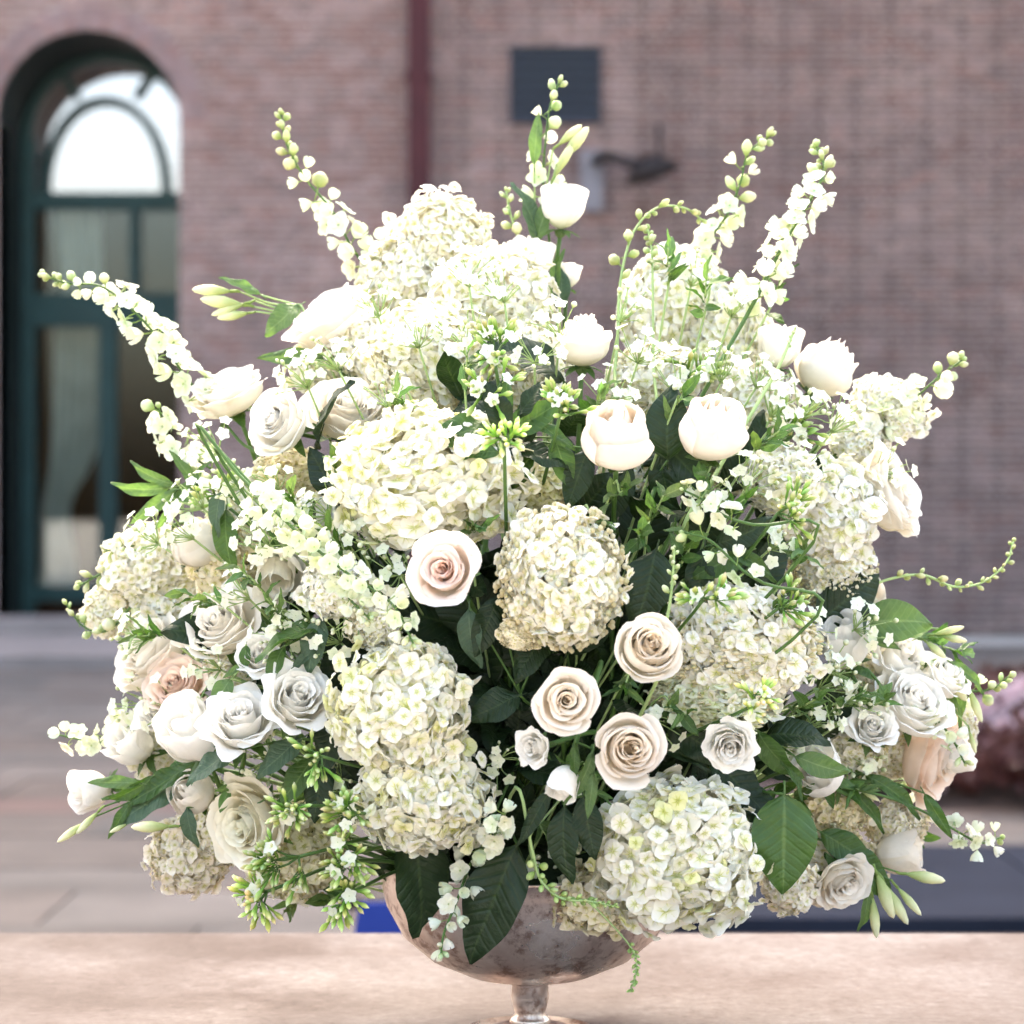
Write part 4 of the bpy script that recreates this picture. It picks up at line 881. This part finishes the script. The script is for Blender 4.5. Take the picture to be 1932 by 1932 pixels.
# ---- named leaf sprigs
sprig('pale lisianthus leaf and buds left of the ruffled white rose', [(532, 597, 85, 215, 'pale', 'wide', .3, 20), (455, 535, 85, 150, 'pale', 'slim', .1, 10)], y=.07, buds=[(440, 595, 62, 190), (420, 570, 85, 172), (400, 548, 75, 178), (432, 583, 70, 200)], stemmat=M_STEMP)
sprig('long pale green leaf below the upper left ruffled rose', [(550, 672, 130, 178, 'pale', 'slim', .1, -20), (665, 710, 120, 130, 'pale', 'slim', .1, 40)], y=.03, stemmat=M_STEMP)
sprig('fan of narrow pale leaves at the left edge', [(265, 925, 110, 185, 'pale', 'slim'), (285, 900, 95, 160, 'pale', 'slim'), (290, 955, 110, 215, 'pale', 'slim'), (350, 885, 90, 120, 'pale', 'slim'), (320, 965, 90, 235, 'pale', 'slim'), (370, 895, 80, 75, 'pale', 'slim'), (345, 930, 90, 200, 'pale', 'oval')], y=.02, stemmat=M_STEMP)
sprig('two pointed leaves hanging over the left cream flowers', [(405, 962, 85, 250, 'grey', 'oval', .3, 10), (423, 1015, 115, 268, 'mid', 'oval', .3, 0)], y=-.1)
sprig('broad green leaf lying above the open lisianthus', [(545, 1190, 140, 185, 'mid', 'oval', .35, 30), (590, 1215, 110, 255, 'grey', 'oval', .3, 10), (575, 1235, 95, 220, 'grey', 'slim', .3), (515, 1255, 85, 240, 'mid', 'oval', .3)], y=-.17)
sprig('small bright green leaves beside the peach rose', [(418, 1305, 62, 235, 'pale', 'wide', .3, 5), (462, 1240, 48, 265, 'mid', 'oval', .3, 5), (440, 1265, 50, 215, 'pale', 'slim')], y=-.13, stemmat=M_STEMP)
sprig('grey-green leaf under the open white lisianthus', [(525, 1425, 110, 215, 'grey', 'oval', .3, 10), (395, 1440, 110, 205, 'grey', 'oval', .3, 25)], y=-.15)
sprig('long drooping leaves with two buds at lower left', [(300, 1475, 170, 205, 'mid', 'slim', .2, 10), (250, 1495, 110, 215, 'mid', 'slim', .2), (215, 1475, 100, 175, 'pale', 'slim', .1), (275, 1510, 140, 208, 'grey', 'oval', .2, 15), (225, 1545, 85, 235, 'mid', 'slim', .2)], y=-.06, buds=[(135, 1570, 65, 215), (165, 1552, 60, 225), (225, 1562, 40, 205)])
sprig('short leaf with slim bud under the small round white bud', [(355, 1560, 75, 275, 'grey', 'oval', .3, 5)], y=-.08, buds=[(285, 1560, 75, 180)])
sprig('bright oval leaf over the broad white hydrangea', [(868, 812, 115, 190, 'mid', 'wide', .3, 15), (940, 770, 110, 110, 'dark', 'oval', .3), (905, 850, 80, 175, 'mid', 'oval', .3)], y=-.2)
sprig('cluster of dark leaves in the upper centre', [(1000, 790, 130, 30, 'mid', 'oval', .3), (1045, 815, 110, 330, 'mid', 'slim', .3), (1010, 850, 130, 350, 'dark', 'oval', .3), (975, 890, 85, 225, 'mid', 'wide', .3), (1062, 870, 100, 290, 'mid', 'oval', .3), (1090, 900, 120, 250, 'dark', 'oval', .3), (950, 760, 80, 80, 'mid', 'oval', .3), (1000, 750, 90, 60, 'dark', 'oval', .2)], y=-.17)
sprig('dark upright leaf between the two blush buds', [(1258, 800, 140, 92, 'dark', 'wide', .2, 0)], y=-.14)
sprig('dark leaves below the two blush buds', [(1300, 880, 130, 320, 'dark', 'wide', .3), (1250, 920, 140, 270, 'dark', 'oval', .3), (1165, 930, 130, 250, 'dark', 'oval', .3), (1320, 980, 120, 300, 'dark', 'oval', .3)], y=-.13)
sprig('glossy round dark leaf right of the tan-centred hydrangea', [(1222, 1105, 150, 255, 'dark', 'wide', .35, 10)], y=-.2)
sprig('green leaf at upper right of the dark gap', [(1400, 1010, 120, 20, 'dark', 'oval', .3), (1360, 1060, 120, 200, 'mid', 'oval', .3), (1410, 1050, 130, 340, 'mid', 'slim', .3), (1320, 1090, 120, 260, 'dark', 'oval', .3)], y=-.16)
sprig('dark leaf between large hydrangea and front roses', [(935, 1330, 105, 200, 'dark', 'wide', .35, 10), (920, 1180, 120, 250, 'dark', 'oval', .35), (885, 1200, 110, 270, 'grey', 'oval', .3), (1000, 1230, 120, 230, 'dark', 'wide', .3)], y=-.2)
sprig('big oval green leaf right of the drooping hydrangea', [(1480, 1590, 185, 268, 'mid', 'wide', .3, 0)], y=-.17)
sprig('two crossing leaves before the drooping right lisianthus', [(1460, 1430, 115, 300, 'mid', 'oval', .3, 30), (1548, 1445, 105, 340, 'pale', 'oval', .3, 10), (1500, 1460, 90, 315, 'mid', 'slim', .3)], y=-.15)
sprig('long leaves and buds reaching right at the lower edge', [(1690, 1490, 130, 335, 'mid', 'slim', .2), (1770, 1540, 100, 300, 'mid', 'slim', .2), (1640, 1520, 110, 320, 'mid', 'slim', .2)], y=-.04, buds=[(1640, 1500, 45, 330)])
sprig('bright green leaves over the right-hand lisianthus', [(1690, 1170, 130, 5, 'pale', 'wide', .25, 30), (1650, 1200, 110, 340, 'pale', 'slim', .2), (1600, 1160, 110, 350, 'grey', 'oval', .3), (1770, 1195, 80, 15, 'pale', 'slim', .1)], y=-.03, buds=[(1790, 1190, 60, 15), (1765, 1225, 50, 320), (1800, 1205, 50, 350)], stemmat=M_STEMP)
sprig('narrow green sepals and buds at the right edge', [(1775, 1290, 130, 310, 'pale', 'slim', .1), (1810, 1310, 120, 300, 'pale', 'slim', .1), (1830, 1270, 90, 330, 'pale', 'slim', .1)], y=.0, buds=[(1800, 1290, 80, 305), (1840, 1330, 70, 290), (1835, 1400, 45, 285)], stemmat=M_STEMP)
sprig('drooping leaf and pale buds at the lower right', [(1630, 1640, 150, 320, 'mid', 'oval', .2, 10), (1600, 1600, 120, 330, 'mid', 'oval', .2), (1635, 1720, 80, 265, 'pale', 'slim', .1)], y=-.05, buds=[(1745, 1655, 78, 350), (1715, 1700, 70, 310), (1690, 1705, 90, 300), (1650, 1730, 80, 275), (1670, 1690, 90, 290)])
sprig('dark leaf draped over the left of the bowl', [(800, 1665, 190, 285, 'dark', 'wide', .2, -15)], y=-.155)
sprig('big green leaf hanging down the front of the bowl', [(925, 1705, 245, 245, 'dark', 'oval', .1, 5)], y=-.175)
sprig('upright green leaves on the tallest stem', [(1005, 395, 110, 95, 'grey', 'oval', .1, 30), (1022, 410, 90, 80, 'pale', 'oval', .1, -30), (1045, 520, 100, 92, 'pale', 'slim', .1), (1060, 540, 80, 85, 'grey', 'oval', .1), (1010, 260, 100, 88, 'pale', 'slim', .1)], y=.1, buds=[(1085, 270, 80, 50), (1065, 300, 80, 60), (1075, 255, 60, 40)], stemmat=M_STEMP)
sprig('narrow green sepals round the drooping white bud', [(1105, 1470, 110, 255, 'pale', 'slim', .2), (1085, 1440, 80, 270, 'mid', 'slim', .2), (1115, 1500, 90, 262, 'pale', 'slim', .2)], y=-.255)
sprig('dark leaf at lower centre beside the drooping hydrangea', [(1060, 1590, 140, 265, 'dark', 'oval', .3), (1010, 1540, 120, 240, 'dark', 'slim', .3), (1110, 1560, 120, 280, 'dark', 'oval', .3)], y=-.2)
sprig('dark leaves in the gap under the lacy hydrangea', [(1320, 1400, 150, 330, 'dark', 'oval', .3), (1400, 1480, 160, 320, 'dark', 'oval', .3), (1290, 1420, 120, 350, 'dark', 'slim', .3), (1440, 1530, 150, 310, 'dark', 'oval', .3), (1500, 1380, 120, 10, 'dark', 'wide', .3)], y=-.14)
sprig('dark leaves left of the large hydrangea', [(650, 1260, 140, 240, 'dark', 'wide', .3), (620, 1400, 130, 250, 'dark', 'oval', .3), (560, 1470, 110, 230, 'mid', 'oval', .3), (600, 1490, 120, 260, 'dark', 'oval', .3)], y=-.14)

# ---- filler foliage that closes the heart of the arrangement
FILL = 'dark green foliage sprig in gaps between flower heads, rear ones unseen sun blockers'
random.seed(21)
def filler(k):
    root = thing('filler_sprig', base_pt(), FILL, 'foliage', 'filler foliage deep in the arrangement'); b = Vector(root.location)
    a = 2.39996 * k; u = (k + .5) / 64; r = math.sqrt(u)
    px = 985 + r * 600 * math.cos(a); py = 1150 + r * 460 * math.sin(a); py = min(py, 1660 - .25 * abs(px - 985) * .5)
    back = (k % 3 == 2)  # unseen rear sprigs, added to block the sun from behind
    y = (dome_y(px, py) + .075) if not back else .10 + .13 * math.sqrt(max(0, 1 - r * r))
    tipp = at(px, py, y); ax = (tipp - b).normalized(); n_ = 7; q = MB(); q.tube(smooth_path([tipp, b.lerp(tipp, .6) + Vector((0, .01, .02)), b], 5), .001, .0022, 5)
    link('stem', q.mesh('stem', M_STEM), root, Matrix.Translation(-b))
    for i in range(n_):
        p = tipp.lerp(b, .10 * i) ; d = (ax + rdir() * .9 + (Vector((0, -.3, 0)) if not back else Vector((0, .3, 0)))).normalized(); L = rnd(.05, .078)
        nrm = outward(tipp) + rdir() * .6; nrm = nrm - d * nrm.dot(d); nrm = nrm.normalized(); x = d.cross(nrm)
        M = Matrix.Translation(p) @ Matrix(((x.x, d.x, nrm.x, 0), (x.y, d.y, nrm.y, 0), (x.z, d.z, nrm.z, 0), (0, 0, 0, 1))) @ Matrix.Scale(L, 4)
        link('leaf', random.choice(LEAF['dark'][random.choice(('wide', 'oval'))]), root, rel(root, M), (rnd(.8, 1.1),) * 3)
for k in range(64): filler(k)

LAND = [('pink-centred rose', 840, 1077), ('tan-centred hydrangea', 1060, 1090), ('lowest front rose', 1187, 1412), ('left front cream rose', 1067, 1322), ('cream bud by the lacy hydrangea', 1222, 1222), ('left blush bud', 1165, 822), ('right blush bud', 1345, 812), ('side-on blush rose', 1100, 648), ('big right-rim rose', 1672, 930), ('broad white hydrangea', 815, 905), ('large left hydrangea', 760, 1400), ('drooping right hydrangea', 1275, 1605), ('peach rose', 335, 1295), ('open ruffled lisianthus', 560, 1320), ('ruffled right-hand rose', 1715, 1335), ('topmost panicle', 835, 455), ('sunlit hydrangea', 1270, 590), ('lacy hydrangea', 1390, 1220), ('left-facing white rose', 528, 800), ('right-leaning bud', 1558, 700), ('pale cupped rose', 475, 1555), ('big oval leaf', 1480, 1590), ('ruffled upper left rose', 630, 605), ('bowl', 1000, 1760), ('far left hydrangea', 290, 1075), ('small cupped left rose', 525, 1080), ('white rose over the peach one', 418, 1183), ('right white hydrangea', 1555, 960), ('drooping right lisianthus', 1545, 1455), ('blush drooping rose', 1755, 1425)]
USED = set()
def place_label(head, px, py):
    for nm, x, y in sorted(LAND, key=lambda l: (l[1] - px) ** 2 + (l[2] - py) ** 2):
        dx, dy = px - x, py - y
        v = 'above' if dy < 0 else 'below'; h = 'left of' if dx < 0 else 'right of'
        if abs(dx) > 2 * abs(dy): w = h
        elif abs(dy) > 2 * abs(dx): w = v
        else: w = v + ' and ' + h
        if math.hypot(dx, dy) < 50: w = 'touching'
        lb = head + ' ' + w + ' the ' + nm
        if lb not in USED and len(lb.split()) <= 16: USED.add(lb); return lb
# ---- small white floret sprays and light green sprigs that close the lighter gaps
random.seed(33)
SPOTS = [(430, 900), (480, 1010), (560, 1160), (440, 1120), (520, 1200), (620, 1205), (330, 1000), (600, 955), (690, 1010), (740, 1070), (480, 1440), (420, 1500), (620, 1480), (300, 1330), (240, 1330), (1430, 900), (1480, 1020), (1530, 1180), (1600, 1260), (1480, 1400), (1560, 1370), (1640, 1440), (1710, 1490), (1620, 1570), (1450, 700), (1290, 710), (1215, 650), (1350, 920), (1150, 735), (1010, 650), (1060, 600), (720, 740), (560, 700), (700, 860), (1530, 870), (1000, 1660), (1090, 1640), (1380, 1360), (1250, 1360), (660, 1150), (1690, 870), (1540, 760), (700, 560), (880, 500), (950, 530), (1180, 570), (1320, 500), (1400, 560), (620, 665), (780, 620), (870, 620), (1480, 760), (1600, 790), (380, 830), (500, 900), (350, 940), (260, 1010), (240, 1200), (1750, 1290), (1800, 1350), (1650, 1180), (520, 1010), (1380, 690), (380, 1260), (520, 1370), (430, 1590), (1640, 1320), (1760, 1380), (1580, 1300), (1080, 1560), (940, 1440)]
for (px, py) in SPOTS:
    y = dome_y(px, py) + .0; p = at(px, py, y); m = pxm(y); root = thing('floret_spray', base_pt(), place_label('spray of tiny white florets', px, py), 'filler flower', 'small floret sprays between the blooms'); b = Vector(root.location); q = MB(); o_ = outward(p); core = p - o_ * 45 * m
    for i in range(15):
        d = (o_ + rdir() * .85).normalized(); e = core + d * rnd(45, 80) * m; q.tube(smooth_path([core, core.lerp(e, .5) + rdir() * 5 * m, e - d * 8 * m], 3), .0006, .0005, 4)
        if random.random() < .65: link('floret', random.choice(POPEN), root, rel(root, frame(e, d + Vector((0, -.3, 0)), rnd(11, 17) * m, rnd(0, 6))), random.choice(((1, 1, .98), (1, .98, .9), (.96, 1, .88))))
        else: link('bud', random.choice(BUD), root, rel(root, frame(e, d, rnd(5, 9) * m, rnd(0, 6))))
    q.tube(smooth_path([core, core.lerp(b, .4) + Vector((0, .05, .02)), b], 5), .001, .0018, 5); link('stem', q.mesh('stem', M_STEMP), root, Matrix.Translation(-b))
for (px, py) in [(560, 960), (470, 1090), (640, 1030), (520, 1150), (380, 1130), (760, 760), (880, 700), (1130, 760), (1280, 760), (1450, 830), (1380, 960), (1510, 1050), (1450, 1160), (1590, 1330), (1520, 1330), (1650, 1330), (1480, 1500), (1600, 1480), (1700, 1560), (450, 1480), (560, 1500), (330, 1450), (640, 1690), (560, 1690), (1260, 500), (1330, 560), (1460, 560), (640, 900), (1020, 1560), (1110, 1480), (900, 1000), (280, 1200), (1780, 1220), (1170, 930), (1240, 960), (1330, 905), (1210, 1010), (1290, 1030), (1120, 985), (1180, 1290), (1270, 1340)]:
    y = dome_y(px, py) - .005; p = at(px, py, y); m = pxm(y); root = thing('small_leaf_sprig', base_pt(), place_label('light green small-leaved sprig', px, py), 'foliage', 'small light green sprigs between the blooms'); b = Vector(root.location); o_ = (outward(p) + rdir() * .5).normalized(); q = MB()
    st = p - o_ * 55 * m; tip_ = p + o_ * 35 * m; q.tube(smooth_path([tip_, p, st, b.lerp(st, .4), b], 5), .0006, .0016, 5); link('stem', q.mesh('stem', M_STEMP), root, Matrix.Translation(-b))
    for i in range(9):
        c = st.lerp(tip_, .15 + .85 * i / 8); d = (o_ + rdir() * .9).normalized(); n2_ = (rdir() + Vector((0, -.8, .6))); n2_ = (n2_ - d * n2_.dot(d)).normalized(); x = d.cross(n2_)
        M = Matrix.Translation(c) @ Matrix(((x.x, d.x, n2_.x, 0), (x.y, d.y, n2_.y, 0), (x.z, d.z, n2_.z, 0), (0, 0, 0, 1))) @ Matrix.Scale(rnd(34, 56) * m, 4)
        link('leaf', random.choice(LEAF['mid' if random.random() < .5 else 'pale'][random.choice(('slim', 'oval', 'slim'))]), root, rel(root, M), (rnd(.85, 1.15), rnd(.9, 1.1), rnd(.8, 1.1)))

# ---- burgundy shrubs with pink blossoms behind on the right
def shrub(px, ptop, y, w, label, nb, seed):
    random.seed(seed); base = Vector(((px - 966) / F * (2 + y), y, 0.02)); H = CAMZ + (966 - ptop) / F * (2 + y)
    root = thing('shrub', base, label, 'shrub', 'shrubs in the planting bed'); q = MB()
    lq = MB(); flat_petal(lq, 0, 1, .34, .2, -.2, 2, 3, 1, .3, 0)
    for i in range(900):
        d = rdir(); d.z = abs(d.z) if random.random() < .85 else d.z * .3; r = rnd(.55, 1) ; k = 1 + .3 * noise.noise(d * 2 + Vector((seed, 0, 0)))
        p = Vector((d.x * w * r * k, d.y * w * .8 * r * k, H * .35 + d.z * H * .62 * r * k)); q.addm(lq, frame(p, d + rdir() * .8, rnd(.05, .09), rnd(0, 6)), t=.5)
    cr = link('foliage', q.mesh('foliage', M_BURG), root); cr['kind'] = 'stuff'
    q = MB()
    for i in range(6): a = rnd(0, 6); q.tube([(0, 0, 0), (math.cos(a) * w * .3, math.sin(a) * w * .3, H * .4), (math.cos(a) * w * .6, math.sin(a) * w * .5, H * .75)], .014, .006, 5)
    link('branches', q.mesh('branches', plain('bark', (.06, .04, .03), .9)), root)
    for i in range(nb):
        d = Vector((rnd(-.9, .9), -.7, rnd(.0, .9))).normalized(); p = Vector((d.x * w, d.y * w * .8, H * .35 + d.z * H * .62)) * 1.02
        link('blossom', BLOS, root, frame(p, d, rnd(.05, .075), rnd(0, 6)))
bq = MB()
for ring_, (nn, rr) in enumerate(((5, .35), (6, .65), (7, 1.0))):
    for k in range(nn): flat_petal(bq, 2 * PI * k / nn + ring_ * .5, rr, .3, .3, .45 - .25 * ring_, 3, 3, 1, .2, .03)
BLOS = bq.mesh('blossom', M_PINK)
shrub(1950, 1255, 8.4, .75, 'burgundy shrub with pink blossoms at the right edge', 26, 3)
shrub(1790, 1380, 7.6, .6, 'darker burgundy shrub behind the drooping blush rose', 5, 5)
shrub(1600, 1440, 8.2, .5, 'low burgundy shrub mostly hidden behind the lower right flowers', 3, 8)
shrub(2080, 1320, 7.0, .55, 'burgundy shrub cut by the right picture edge', 8, 11)
